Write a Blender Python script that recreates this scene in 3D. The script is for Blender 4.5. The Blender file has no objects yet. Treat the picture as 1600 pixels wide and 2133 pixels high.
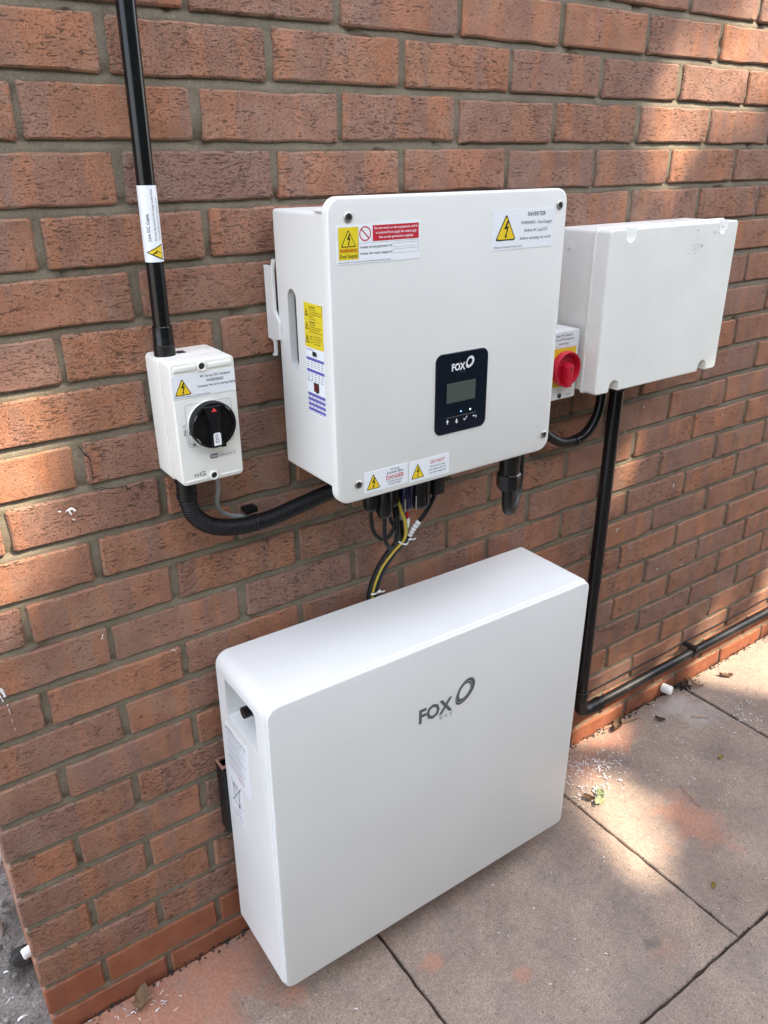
import bpy, bmesh, math, random
from mathutils import Vector, Matrix, noise

S = bpy.context.scene
COL = S.collection
PI = math.pi

# ------------------------------------------------------------------ camera
cam = bpy.data.cameras.new('camera')
co = bpy.data.objects.new('camera', cam)
COL.objects.link(co)
S.camera = co
cam.sensor_fit = 'HORIZONTAL'
cam.sensor_width = 36.0
cam.lens = 36.0 * 1633.3 / 1600
cam.clip_start = 0.02
cam.clip_end = 400
CAM = Vector((-0.46214, -1.10046, 1.45498))
R0 = Vector((0.82109211, -0.57072887, -0.00873491))
R1 = Vector((-0.24065046, -0.33225971, -0.91197086))
R2 = Vector((0.51758584, 0.75091413, -0.41016199))
mw = Matrix((R0, -R1, -R2)).transposed().to_4x4()
mw.translation = CAM
co.matrix_world = mw

# ------------------------------------------------------------------ light
SUN_EL = math.radians(50)
SUN_AZ = math.radians(140)          # compass-like angle from +Y towards +X
L = Vector((math.sin(SUN_AZ) * math.cos(SUN_EL), math.cos(SUN_AZ) * math.cos(SUN_EL), math.sin(SUN_EL)))
w = bpy.data.worlds.new('World')
S.world = w
w.use_nodes = True
nt = w.node_tree
bg = nt.nodes['Background']
sky = nt.nodes.new('ShaderNodeTexSky')
sky.sky_type = 'NISHITA'
sky.sun_disc = False
sky.sun_elevation = SUN_EL
sky.sun_rotation = SUN_AZ
sky.air_density = 0.8
sky.dust_density = 1.5
sky.ozone_density = 0.4
veil = nt.nodes.new('ShaderNodeMix'); veil.data_type = 'RGBA'; veil.blend_type = 'ADD'
veil.inputs[0].default_value = 1.0
veil.inputs[7].default_value = (4.3, 4.4, 4.6, 1)          # even pale fill light added over the whole sky
nt.links.new(sky.outputs[0], veil.inputs[6])
nt.links.new(veil.outputs[2], bg.inputs[0])
bg.inputs[1].default_value = 0.12
sl = bpy.data.lights.new('sun', 'SUN')
sl.energy = 4.0
sl.angle = math.radians(0.53)
sl.color = (1.0, 0.86, 0.68)
so = bpy.data.objects.new('sun', sl)
COL.objects.link(so)
so.location = L * 20
so.rotation_euler = (-L).to_track_quat('-Z', 'Y').to_euler()
S.view_settings.view_transform = 'Standard'
S.view_settings.look = 'None'
S.view_settings.gamma = 1.0
S.view_settings.use_curve_mapping = False
S.view_settings.exposure = 1.86
S.render.engine = 'CYCLES'

# ------------------------------------------------------------------ helpers
def tag(o, label=None, cat=None, group=None, kind=None):
    if label: o['label'] = label
    if cat: o['category'] = cat
    if group: o['group'] = group
    if kind: o['kind'] = kind
    return o

def thing(name, label, cat, loc=(0, 0, 0), group=None, kind=None):
    o = bpy.data.objects.new(name, None)
    o.empty_display_size = 0.05
    COL.objects.link(o)
    o.location = loc
    return tag(o, label, cat, group, kind)

def adopt(o, parent):
    """parents o without moving it (meshes are modelled in room coordinates)"""
    if parent is None: return o
    o.parent = parent
    m = Matrix.Identity(4)
    q = parent
    chain = []
    while q is not None:
        chain.append(q); q = q.parent
    for q in reversed(chain):
        m = m @ (q.matrix_parent_inverse if q.parent else Matrix.Identity(4)) @ q.matrix_basis
    o.matrix_parent_inverse = m.inverted()
    return o

def obj(name, bm, mat, parent=None, smooth=35):
    me = bpy.data.meshes.new(name)
    if smooth:
        bmesh.ops.recalc_face_normals(bm, faces=bm.faces)
    bm.to_mesh(me)
    bm.free()
    for m in (mat if isinstance(mat, (list, tuple)) else [mat]):
        me.materials.append(m)
    if smooth:
        me.polygons.foreach_set('use_smooth', [True] * len(me.polygons))
        me.set_sharp_from_angle(angle=math.radians(smooth))
    o = bpy.data.objects.new(name, me)
    COL.objects.link(o)
    return adopt(o, parent)

def merge(bm, other):
    me = bpy.data.meshes.new('t')
    other.to_mesh(me); other.free()
    bm.from_mesh(me)
    bpy.data.meshes.remove(me)

def box(bm, x0, x1, y0, y1, z0, z1, bev=0.0, seg=2):
    b = bmesh.new()
    bmesh.ops.create_cube(b, size=1.0)
    for v in b.verts:
        v.co = Vector((x0 + (v.co.x + .5) * (x1 - x0), y0 + (v.co.y + .5) * (y1 - y0), z0 + (v.co.z + .5) * (z1 - z0)))
    if bev:
        bmesh.ops.bevel(b, geom=b.edges[:], offset=bev, segments=seg, profile=0.5, affect='EDGES')
    merge(bm, b)
    return bm

def rrect(u0, v0, u1, v1, r, n=5):
    rs = r if isinstance(r, (list, tuple)) else [r] * 4
    pts = []
    for (cx, cy, a, q) in ((u1, v1, 0, rs[0]), (u0, v1, 90, rs[1]), (u0, v0, 180, rs[2]), (u1, v0, 270, rs[3])):
        sx = -1 if a in (0, 270) else 1
        sy = -1 if a in (0, 90) else 1
        for i in range(n + 1):
            t = math.radians(a + 90.0 * i / n)
            pts.append((cx + sx * q + q * math.cos(t), cy + sy * q + q * math.sin(t)))
    return pts

def prism(bm, pts, plane, d0, d1, bev=0.0, seg=2, both=False):
    """closed outline pts extruded from d0 to d1 along the axis 'X', 'Y' or 'Z'; bev rounds the d1 edge"""
    def P(u, v, d):
        return {'Y': (u, d, v), 'X': (d, u, v), 'Z': (u, v, d)}[plane]
    b = bmesh.new()
    va = [b.verts.new(P(u, v, d0)) for u, v in pts]
    vb = [b.verts.new(P(u, v, d1)) for u, v in pts]
    fa = b.faces.new(va[::-1]); fb = b.faces.new(vb)
    n = len(pts)
    for i in range(n):
        b.faces.new((va[i], va[(i + 1) % n], vb[(i + 1) % n], vb[i]))
    bmesh.ops.recalc_face_normals(b, faces=b.faces)
    if bev:
        ed = list(fb.edges) + (list(fa.edges) if both else [])
        bmesh.ops.bevel(b, geom=ed, offset=bev, segments=seg, profile=0.5, affect='EDGES')
    merge(bm, b)
    return bm

def frame(axis):
    a = Vector(axis).normalized()
    h = Vector((0, 0, 1)) if abs(a.z) < .9 else Vector((1, 0, 0))
    e1 = a.cross(h).normalized()
    return a, e1, a.cross(e1).normalized()

def lathe(bm, prof, origin, axis, n=28, facets=None):
    """profile of (radius, height) turned about axis; closed with caps"""
    a, e1, e2 = frame(axis)
    o = Vector(origin)
    n = facets or n
    rings = []
    for r, h in prof:
        rings.append([bm.verts.new(o + a * h + (e1 * math.cos(2 * PI * i / n) + e2 * math.sin(2 * PI * i / n)) * max(r, 1e-5)) for i in range(n)])
    for p, q in zip(rings, rings[1:]):
        for i in range(n):
            bm.faces.new((p[i], p[(i + 1) % n], q[(i + 1) % n], q[i]))
    bm.faces.new(rings[0][::-1]); bm.faces.new(rings[-1])
    return bm

def spline(pts, step=0.006):
    """Catmull-Rom curve through pts, evenly enough sampled"""
    P = [Vector(p) for p in pts]
    P = [P[0] * 2 - P[1]] + P + [P[-1] * 2 - P[-2]]
    out = []
    for i in range(1, len(P) - 2):
        n = max(2, int((P[i + 1] - P[i]).length / step))
        for k in range(n):
            t = k / n
            a, b, c, d = P[i - 1], P[i], P[i + 1], P[i + 2]
            out.append(0.5 * ((2 * b) + (c - a) * t + (2 * a - 5 * b + 4 * c - d) * t * t + (3 * b - a - 3 * c + d) * t ** 3))
    out.append(P[-2])
    return out

def tube(bm, path, r, n=12, rfn=None):
    rings = []
    t0 = (path[1] - path[0]).normalized()
    _, e1, _ = frame(t0)
    s = 0.0
    for i, p in enumerate(path):
        if i: s += (p - path[i - 1]).length
        t = (path[min(i + 1, len(path) - 1)] - path[max(i - 1, 0)]).normalized()
        e1 = (e1 - t * e1.dot(t)).normalized()
        e2 = t.cross(e1)
        rr = rfn(s) if rfn else r
        rings.append([bm.verts.new(p + (e1 * math.cos(2 * PI * k / n) + e2 * math.sin(2 * PI * k / n)) * rr) for k in range(n)])
    for a, b in zip(rings, rings[1:]):
        for k in range(n):
            bm.faces.new((a[k], a[(k + 1) % n], b[(k + 1) % n], b[k]))
    bm.faces.new(rings[0][::-1]); bm.faces.new(rings[-1])
    return bm

def cut(o, cutter_bm):
    """carves cutter_bm out of object o"""
    bmesh.ops.recalc_face_normals(cutter_bm, faces=cutter_bm.faces)
    me = bpy.data.meshes.new('cutter'); cutter_bm.to_mesh(me); cutter_bm.free()
    c = bpy.data.objects.new('cutter', me); COL.objects.link(c)
    m = o.modifiers.new('b', 'BOOLEAN'); m.operation = 'DIFFERENCE'; m.solver = 'EXACT'; m.object = c
    bpy.context.view_layer.update()
    dg = bpy.context.evaluated_depsgraph_get()
    nm = bpy.data.meshes.new_from_object(o.evaluated_get(dg))
    o.modifiers.clear()
    old = o.data; o.data = nm; nm.name = o.name
    bpy.data.meshes.remove(old)
    bpy.data.objects.remove(c); bpy.data.meshes.remove(me)
    nm.polygons.foreach_set('use_smooth', [True] * len(nm.polygons))
    nm.set_sharp_from_angle(angle=math.radians(12))
    return o

# ------------------------------------------------------------------ materials
def newmat(name):
    m = bpy.data.materials.new(name)
    m.use_nodes = True
    return m, m.node_tree, m.node_tree.nodes['Principled BSDF']

def N(t, kind, **kw):
    n = t.nodes.new(kind)
    for k, v in kw.items():
        if k in n.inputs: n.inputs[k].default_value = v
        else: setattr(n, k, v)
    return n

def math_node(t, op, a, b=None, c=None, clamp=False):
    n = t.nodes.new('ShaderNodeMath'); n.operation = op; n.use_clamp = clamp
    for i, x in enumerate((a, b, c)):
        if x is None: continue
        if isinstance(x, (int, float)): n.inputs[i].default_value = x
        else: t.links.new(x, n.inputs[i])
    return n.outputs[0]

def ramp(t, src, stops, interp='LINEAR'):
    n = t.nodes.new('ShaderNodeValToRGB')
    n.color_ramp.interpolation = interp
    e = n.color_ramp.elements
    while len(e) < len(stops): e.new(0.5)
    for el, (p, c) in zip(e, stops):
        el.position = p
        el.color = (c, c, c, 1) if isinstance(c, (int, float)) else (*c, 1)
    t.links.new(src, n.inputs[0])
    return n.outputs[0]

def mix(t, f, a, b, mode='MIX'):
    n = t.nodes.new('ShaderNodeMix'); n.data_type = 'RGBA'; n.blend_type = mode
    for s, x in ((n.inputs[0], f), (n.inputs[6], a), (n.inputs[7], b)):
        if isinstance(x, (int, float)): s.default_value = x
        elif isinstance(x, tuple): s.default_value = (*x, 1)
        else: t.links.new(x, s)
    return n.outputs[2]

def tex(t, vec, scale, detail=3, rough=.55, dist=0.0):
    n = N(t, 'ShaderNodeTexNoise', Scale=scale, Detail=detail, Roughness=rough, Distortion=dist)
    if vec is not None: t.links.new(vec, n.inputs['Vector'])
    return n.outputs['Fac']

def mapping(t, vec, scale=(1, 1, 1), loc=(0, 0, 0)):
    n = t.nodes.new('ShaderNodeMapping')
    n.inputs['Scale'].default_value = scale; n.inputs['Location'].default_value = loc
    t.links.new(vec, n.inputs['Vector'])
    return n.outputs[0]

def bump(t, bsdf, h, strength, dist):
    b = t.nodes.new('ShaderNodeBump')
    b.inputs['Strength'].default_value = strength; b.inputs['Distance'].default_value = dist
    t.links.new(h, b.inputs['Height']); t.links.new(b.outputs[0], bsdf.inputs['Normal'])

def simple(name, col, rough=.5, metal=0.0, var=0.0, scale=60, bmp=0.0, bscale=300, spec=None, dust=0.0):
    m, t, b = newmat(name)
    b.inputs['Roughness'].default_value = rough
    b.inputs['Metallic'].default_value = metal
    if spec is not None: b.inputs['Specular IOR Level'].default_value = spec
    g = t.nodes.new('ShaderNodeTexCoord').outputs['Object']
    c = mix(t, 0.0, col, col)
    if var:
        f = tex(t, g, scale, 4)
        c = mix(t, ramp(t, f, [(.35, 0.0), (.7, 1.0)]), tuple(x * (1 - var) for x in col), tuple(min(1, x * (1 + var)) for x in col))
        rr = math_node(t, 'MULTIPLY_ADD', f, .25, rough - .12)
        t.links.new(rr, b.inputs['Roughness'])
    if dust:
        d = tex(t, g, 35, 6, .65)
        s = tex(t, g, 420, 2)
        k = math_node(t, 'MULTIPLY', ramp(t, d, [(.5, 0.0), (.75, dust)]), ramp(t, s, [(.35, .3), (.65, 1.0)]))
        c = mix(t, k, c, (.34, .28, .23))
        t.links.new(math_node(t, 'MULTIPLY_ADD', k, .5, rough, clamp=True), b.inputs['Roughness'])
    t.links.new(c, b.inputs['Base Color'])
    if bmp:
        bump(t, b, tex(t, g, bscale, 3), bmp, .0006)
    return m

def brick_mat(name, tones, pits=1.0, grain=.30, rough=.88, specks=1.0):
    m, t, b = newmat(name)
    tc = t.nodes.new('ShaderNodeTexCoord').outputs['Object']
    inf = t.nodes.new('ShaderNodeObjectInfo')
    r = inf.outputs['Random']
    off = t.nodes.new('ShaderNodeCombineXYZ')
    for i, k in enumerate((37.0, 11.0, 71.0)):
        t.links.new(math_node(t, 'MULTIPLY', r, k), off.inputs[i])
    va = t.nodes.new('ShaderNodeVectorMath'); va.operation = 'ADD'
    t.links.new(tc, va.inputs[0]); t.links.new(off.outputs[0], va.inputs[1])
    p = va.outputs[0]
    r2 = math_node(t, 'FRACT', math_node(t, 'MULTIPLY', r, 17.31))
    r3 = math_node(t, 'FRACT', math_node(t, 'MULTIPLY', r, 53.77))
    # kiln bands across the brick, fairly sharp at their borders
    wob = tex(t, p, 34, 5, .65)
    band = tex(t, mapping(t, p, (15, .6, .6)), 1.0, 1.5, .5, .1)
    f = math_node(t, 'ADD', band, math_node(t, 'MULTIPLY_ADD', wob, .09, -.045))
    f = math_node(t, 'ADD', f, math_node(t, 'MULTIPLY_ADD', r2, .36, -.18))
    ca = ramp(t, f, [(.37, tones[2]), (.40, tones[0]), (.47, tones[0]), (.50, tones[1]), (.56, tones[1]), (.59, tones[3])])
    cb = ramp(t, r3, [(0, tones[1]), (.35, tones[0]), (.7, tones[2]), (1, tones[3])])
    c = mix(t, .34, ca, cb)
    big = tex(t, p, 22, 5, .62)
    c = mix(t, 1.0, c, ramp(t, big, [(.28, .80), (.72, 1.16)]), 'MULTIPLY')
    fine = tex(t, p, 600, 3, .65)
    c = mix(t, 1.0, c, ramp(t, fine, [(.3, 1 - grain), (.7, 1 + grain)]), 'MULTIPLY')
    # drag-faced creases: short torn pits, denser in some places and on some bricks
    wv = tex(t, p, 24, 4)
    amt = math_node(t, 'MULTIPLY_ADD', math_node(t, 'FRACT', math_node(t, 'MULTIPLY', r, 91.7)), .05, -.028)
    cr = tex(t, mapping(t, p, (95, 60, 400)), 1.0, 3.5, .66, .55)
    thr = math_node(t, 'SUBTRACT', cr, math_node(t, 'MULTIPLY_ADD', wv, .30, -.15))
    thr = math_node(t, 'ADD', thr, amt)
    pit = ramp(t, thr, [(.333, 1.0), (.393, 0.0)])
    cr2 = tex(t, mapping(t, p, (330, 60, 560)), 1.0, 2.5, .6, .5)
    pit2 = ramp(t, math_node(t, 'ADD', cr2, amt), [(.315, .8), (.385, 0.0)])
    pt = math_node(t, 'MAXIMUM', pit, pit2)
    c = mix(t, math_node(t, 'MULTIPLY', pt, .66 * pits), c, (.060, .034, .026))
    # pale lips beside the creases, sand specks, bloom of pale dust
    lip = ramp(t, thr, [(.395, 0.0), (.42, 1.0), (.455, 0.0)])
    c = mix(t, math_node(t, 'MULTIPLY', lip, .14 * pits), c, (.50, .32, .23))
    vo = N(t, 'ShaderNodeTexVoronoi', Scale=105.0); t.links.new(p, vo.inputs['Vector'])
    sp = ramp(t, vo.outputs['Distance'], [(.05, 1.0), (.11, 0.0)])
    gate = ramp(t, tex(t, p, 60, 2), [(.5, 0.0), (.62, 1.0)])
    c = mix(t, math_node(t, 'MULTIPLY', math_node(t, 'MULTIPLY', sp, gate), .6 * specks), c, (.58, .49, .42))
    c = mix(t, ramp(t, tex(t, p, 13, 6, .72), [(.48, 0.0), (.80, .42 * (.3 + .7 * pits))]), c, (.36, .275, .21))
    # mortar smeared thinly over the arrises
    edge = t.nodes.new('ShaderNodeSeparateXYZ'); t.links.new(tc, edge.inputs[0])
    ez = math_node(t, 'ABSOLUTE', edge.outputs[2]); ex = math_node(t, 'ABSOLUTE', edge.outputs[0])
    em = math_node(t, 'MAXIMUM', ramp(t, ez, [(.0255, 0.0), (.0315, 1.0)]), ramp(t, ex, [(.100, 0.0), (.107, 1.0)]))
    em = math_node(t, 'MULTIPLY', em, ramp(t, tex(t, p, 75, 5, .7), [(.50, 0.0), (.64, .8)]))
    c = mix(t, em, c, (.255, .215, .155))
    t.links.new(c, b.inputs['Base Color'])
    b.inputs['Roughness'].default_value = rough
    b.inputs['Specular IOR Level'].default_value = .25
    h = math_node(t, 'MULTIPLY_ADD', pt, -1.0 * pits, math_node(t, 'MULTIPLY', fine, .42))
    h = math_node(t, 'MULTIPLY_ADD', big, .25, h)
    h = math_node(t, 'MULTIPLY_ADD', cr, .18 * pits, h)
    bump(t, b, h, 1.0, .0030)
    return m

def mortar_mat():
    m, t, b = newmat('mortar')
    p = t.nodes.new('ShaderNodeTexCoord').outputs['Object']
    a = tex(t, p, 9, 5, .6); f = tex(t, p, 650, 2, .6); g = tex(t, p, 60, 4)
    c = mix(t, ramp(t, a, [(.3, 0.0), (.7, 1.0)]), (.148, .121, .083), (.228, .190, .134))
    c = mix(t, 1.0, c, ramp(t, f, [(.3, .68), (.7, 1.3)]), 'MULTIPLY')
    c = mix(t, ramp(t, g, [(.55, 0.0), (.75, .5)]), c, (.125, .108, .072))
    t.links.new(c, b.inputs['Base Color']); b.inputs['Roughness'].default_value = .95
    bump(t, b, math_node(t, 'ADD', math_node(t, 'MULTIPLY', f, .5), g), .9, .0022)
    return m

def slab_mat():
    m, t, b = newmat('concrete_slab')
    geo = t.nodes.new('ShaderNodeNewGeometry').outputs['Position']
    inf = t.nodes.new('ShaderNodeObjectInfo').outputs['Random']
    p = geo
    a = tex(t, p, 5, 6, .6); g = tex(t, p, 70, 5, .7); f = tex(t, p, 300, 3, .7)
    c = mix(t, ramp(t, a, [(.32, 0.0), (.68, 1.0)]), (.225, .163, .126), (.330, .248, .190))
    c = mix(t, 1.0, c, ramp(t, inf, [(0, .93), (1, 1.08)]), 'MULTIPLY')
    c = mix(t, 1.0, c, ramp(t, g, [(.3, .82), (.7, 1.16)]), 'MULTIPLY')
    c = mix(t, 1.0, c, ramp(t, f, [(.3, .62), (.7, 1.36)]), 'MULTIPLY')
    # aggregate: dark and pale stones showing in the worn face
    vo = N(t, 'ShaderNodeTexVoronoi', Scale=95.0); t.links.new(p, vo.inputs['Vector'])
    sc = t.nodes.new('ShaderNodeSeparateColor'); t.links.new(vo.outputs['Color'], sc.inputs[0])
    dk = math_node(t, 'MULTIPLY', ramp(t, vo.outputs['Distance'], [(.14, 1.0), (.24, 0.0)]), ramp(t, sc.outputs[0], [(.72, 0.0), (.80, 1.0)]))
    c = mix(t, math_node(t, 'MULTIPLY', dk, .7), c, (.075, .06, .055))
    vo2 = N(t, 'ShaderNodeTexVoronoi', Scale=150.0); t.links.new(p, vo2.inputs['Vector'])
    sc2 = t.nodes.new('ShaderNodeSeparateColor'); t.links.new(vo2.outputs['Color'], sc2.inputs[0])
    lt = math_node(t, 'MULTIPLY', ramp(t, vo2.outputs['Distance'], [(.12, 1.0), (.22, 0.0)]), ramp(t, sc2.outputs[1], [(.80, 0.0), (.86, 1.0)]))
    c = mix(t, math_node(t, 'MULTIPLY', lt, .6), c, (.55, .50, .45))
    # brick drilling dust lying where the holes were drilled, old damp stains
    def blob(cx, cy, rx, ry):
        mp = mapping(t, p, (1 / rx, 1 / ry, 0), (-cx / rx, -cy / ry, 0))
        ln = t.nodes.new('ShaderNodeVectorMath'); ln.operation = 'LENGTH'; t.links.new(mp, ln.inputs[0])
        return ramp(t, math_node(t, 'ADD', ln.outputs['Value'], math_node(t, 'MULTIPLY_ADD', tex(t, p, 11, 8, .74, .4), 3.6, -1.8)), [(.30, 1.0), (.95, 0.0)])
    dust = None
    for cx, cy, rx, ry, k in ((-.27, -.07, .33, .15, 1.0), (.0, -.05, .25, .10, .8), (.935, -.36, .10, .10, .85), (.99, -.05, .16, .06, .75), (.86, -.08, .12, .08, .5),
                              (.207, -.283, .03, .025, .8), (.335, -.40, .022, .02, .6), (.60, -.53, .05, .04, .3), (.3, -.10, .35, .1, .55)):
        x = math_node(t, 'MULTIPLY', blob(cx, cy, rx, ry), k)
        dust = x if dust is None else math_node(t, 'MAXIMUM', dust, x)
    dc = mix(t, ramp(t, tex(t, p, 140, 3), [(.35, 0.0), (.65, 1.0)]), (.38, .165, .10), (.47, .225, .145))
    c = mix(t, math_node(t, 'MULTIPLY', dust, .86), c, dc)
    pale = math_node(t, 'MAXIMUM', blob(1.27, -.06, .11, .05), blob(1.30, -.13, .10, .07))
    c = mix(t, math_node(t, 'MULTIPLY', pale, .55), c, (.47, .42, .38))
    dark = blob(.595, -.51, .03, .025)
    c = mix(t, math_node(t, 'MULTIPLY', dark, .6), c, (.09, .095, .085))
    damp = ramp(t, tex(t, p, 4.5, 7, .7), [(.47, 0.0), (.68, .5)])
    c = mix(t, damp, c, (.135, .108, .10))
    t.links.new(c, b.inputs['Base Color']); b.inputs['Roughness'].default_value = .92
    h = math_node(t, 'ADD', math_node(t, 'MULTIPLY', f, .55), math_node(t, 'MULTIPLY', g, .8))
    h = math_node(t, 'MULTIPLY_ADD', dk, -.4, h)
    bump(t, b, h, .6, .0016)
    return m

def soil_mat(name, c1, c2, sc=1.0):
    m, t, b = newmat(name)
    p = t.nodes.new('ShaderNodeNewGeometry').outputs['Position']
    a = tex(t, p, 9 * sc, 6, .65); f = tex(t, p, 180 * sc, 4, .7)
    c = mix(t, ramp(t, a, [(.35, 0.0), (.65, 1.0)]), c1, c2)
    c = mix(t, 1.0, c, ramp(t, f, [(.3, .45), (.7, 1.45)]), 'MULTIPLY')
    t.links.new(c, b.inputs['Base Color']); b.inputs['Roughness'].default_value = .95
    bump(t, b, math_node(t, 'ADD', f, a), 1.0, .006)
    return m

RUST = [(.385, .167, .090), (.335, .157, .094), (.295, .148, .099), (.262, .146, .110)]
M = {}
M['brick'] = brick_mat('rustic_brick', RUST)
M['plinth'] = brick_mat('smooth_red_brick', [(.31, .100, .048), (.28, .092, .045), (.255, .085, .044), (.29, .104, .054)], pits=.12, grain=.12, rough=.7, specks=.5)
M['mortar'] = mortar_mat()
M['slab'] = slab_mat()
M['soil'] = soil_mat('dirty_ground', (.12, .10, .085), (.30, .265, .23))
M['bed'] = soil_mat('joint_dirt', (.03, .025, .02), (.075, .06, .048))
M['yard'] = soil_mat('far_ground', (.24, .22, .18), (.34, .31, .26), .1)
M['coat'] = simple('powder_coat', (.715, .71, .675), .42, var=.02, scale=7, bmp=.12, bscale=900)
M['casing'] = simple('battery_casing', (.73, .727, .70), .38, var=.02, scale=5, bmp=.08, bscale=900)
M['grey_plastic'] = simple('pale_grey_plastic', (.80, .79, .73), .36, var=.03, scale=9, bmp=.06, bscale=700)
M['box_plastic'] = simple('weathered_grey_plastic', (.80, .795, .745), .33, var=.035, scale=8, bmp=.06, bscale=600)
M['white'] = simple('white_plastic', (.80, .80, .78), .35, var=.03, scale=30)
M['paper'] = simple('sticker_vinyl', (.80, .82, .84), .35)
M['ink'] = simple('black_print', (.012, .012, .013), .5)
M['grey_ink'] = simple('grey_print', (.18, .18, .19), .5)
M['logo_ink'] = simple('logo_grey_print', (.10, .11, .115), .45)
M['pale_ink'] = simple('pale_grey_print', (.27, .28, .28), .5)
M['yellow'] = simple('yellow_print', (.80, .56, .02), .4)
M['label_yellow'] = simple('label_yellow', (.74, .58, .02), .4)
M['red_ink'] = simple('red_print', (.52, .018, .035), .4)
M['orange_ink'] = simple('orange_red_print', (.55, .09, .01), .4)
M['violet'] = simple('violet_print', (.13, .11, .42), .4)
M['white_ink'] = simple('white_print', (.82, .82, .82), .45)
M['dim_ink'] = simple('dim_print', (.06, .065, .08), .45)
M['red_mark'] = simple('red_mark', (.75, .06, .05), .4)
M['black_plastic'] = simple('black_plastic', (.008, .008, .009), .34, spec=.3)
M['black_gloss'] = simple('black_pipe_plastic', (.006, .006, .007), .2, spec=.35, dust=.03)
M['dusty_black'] = simple('dusty_black_pipe', (.008, .0078, .0078), .36, spec=.3, dust=.14)
M['black_matt'] = simple('black_conduit', (.007, .007, .0075), .45, spec=.3)
M['rubber'] = simple('cable_sheath', (.008, .008, .009), .42, spec=.3)
M['grey_cable'] = simple('grey_sheath', (.26, .26, .255), .5, dust=.15)
M['navy'] = simple('navy_plastic', (.008, .012, .05), .2)
M['glass'] = simple('display_glass', (.006, .009, .018), .12, spec=.6)
M['lcd'] = simple('unlit_display', (.075, .09, .078), .22)
M['red'] = simple('red_knob_plastic', (.56, .012, .035), .33, var=.06, scale=40)
M['steel'] = simple('steel', (.55, .54, .52), .3, metal=1.0, var=.1, scale=200)
M['dark_steel'] = simple('dark_socket', (.02, .02, .02), .5)
M['copper'] = simple('primed_metal', (.33, .16, .12), .5, var=.15, scale=90)
M['slot_shade'] = simple('recess_shade_grey', (.035, .038, .038), .6)  # recess floor coloured dark, standing in for the shade of a deeper slot
M['yellow_cable'] = simple('yellow_sheath', (.55, .38, .03), .4, var=.1, scale=60)
M['green_cable'] = simple('green_stripe', (.22, .34, .05), .4)
M['red_cable'] = simple('red_sheath', (.42, .012, .015), .4)
M['clear'] = simple('tie_nylon', (.72, .72, .70), .25)
M['flake'] = simple('white_shaving', (.78, .77, .76), .6)
M['wood'] = simple('splinter_wood', (.26, .16, .10), .8, var=.3, scale=90)
M['dead_leaf'] = simple('dead_leaf', (.20, .115, .065), .7, var=.4, scale=60, bmp=.5, bscale=120)
M['tan_leaf'] = simple('tan_leaf', (.44, .30, .18), .7, var=.3, scale=60, bmp=.5, bscale=120)
M['pale_leaf'] = simple('pale_green_leaf', (.42, .47, .27), .6, var=.25, scale=80)
M['yellow_leaf'] = simple('yellow_leaf', (.45, .33, .06), .6, var=.2, scale=80)
M['stone'] = simple('grey_stone', (.20, .18, .16), .9, var=.4, scale=60, bmp=1.0, bscale=90)
M['dark_stone'] = simple('dark_stone', (.03, .024, .02), .9, var=.5, scale=60, bmp=1.0, bscale=90)
M['bark'] = simple('bark', (.10, .075, .055), .95, var=.4, scale=12, bmp=1.0, bscale=40)
def led(name, c, e):
    m, t, b = newmat(name)
    b.inputs['Base Color'].default_value = (*c, 1)
    b.inputs['Emission Color'].default_value = (*c, 1)
    b.inputs['Emission Strength'].default_value = e
    return m
M['led_green'] = led('green_led', (.55, 1.0, .8), 1.6)
M['led_blue'] = led('blue_led', (.25, .55, .95), .7)
def leaf_mat():
    m, t, b = newmat('tree_leaf')
    inf = t.nodes.new('ShaderNodeNewGeometry').outputs['Random Per Island']
    c = ramp(t, inf, [(0, (.045, .085, .02)), (.6, (.07, .12, .03)), (1, (.11, .15, .04))])
    t.links.new(c, b.inputs['Base Color']); b.inputs['Roughness'].default_value = .5
    tr = t.nodes.new('ShaderNodeBsdfTranslucent'); tr.inputs[0].default_value = (.10, .17, .035, 1)
    mx = t.nodes.new('ShaderNodeMixShader'); mx.inputs[0].default_value = .4
    out = t.nodes['Material Output']
    t.links.new(b.outputs[0], mx.inputs[1]); t.links.new(tr.outputs[0], mx.inputs[2]); t.links.new(mx.outputs[0], out.inputs[0])
    return m
M['leaf'] = leaf_mat()
M['added_hedge_core'] = simple('added_hedge_inside', (.03, .045, .018), .9)

# ------------------------------------------------------------------ flat print (stickers, lettering, symbols)
FONT = {}
def text_mesh(body, bold=0.0):
    key = (body, bold)
    if key not in FONT:
        cu = bpy.data.curves.new('txt', 'FONT')
        cu.body = body; cu.size = 1.0; cu.resolution_u = 2; cu.offset = bold
        o = bpy.data.objects.new('txt', cu); COL.objects.link(o)
        bpy.context.view_layer.update()
        me = bpy.data.meshes.new_from_object(o.evaluated_get(bpy.context.evaluated_depsgraph_get()))
        vs = [(v.co.x, v.co.y) for v in me.vertices]; fs = [tuple(p.vertices) for p in me.polygons]
        bpy.data.objects.remove(o); bpy.data.curves.remove(cu); bpy.data.meshes.remove(me)
        FONT[key] = (vs, fs)
    return FONT[key]

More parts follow.
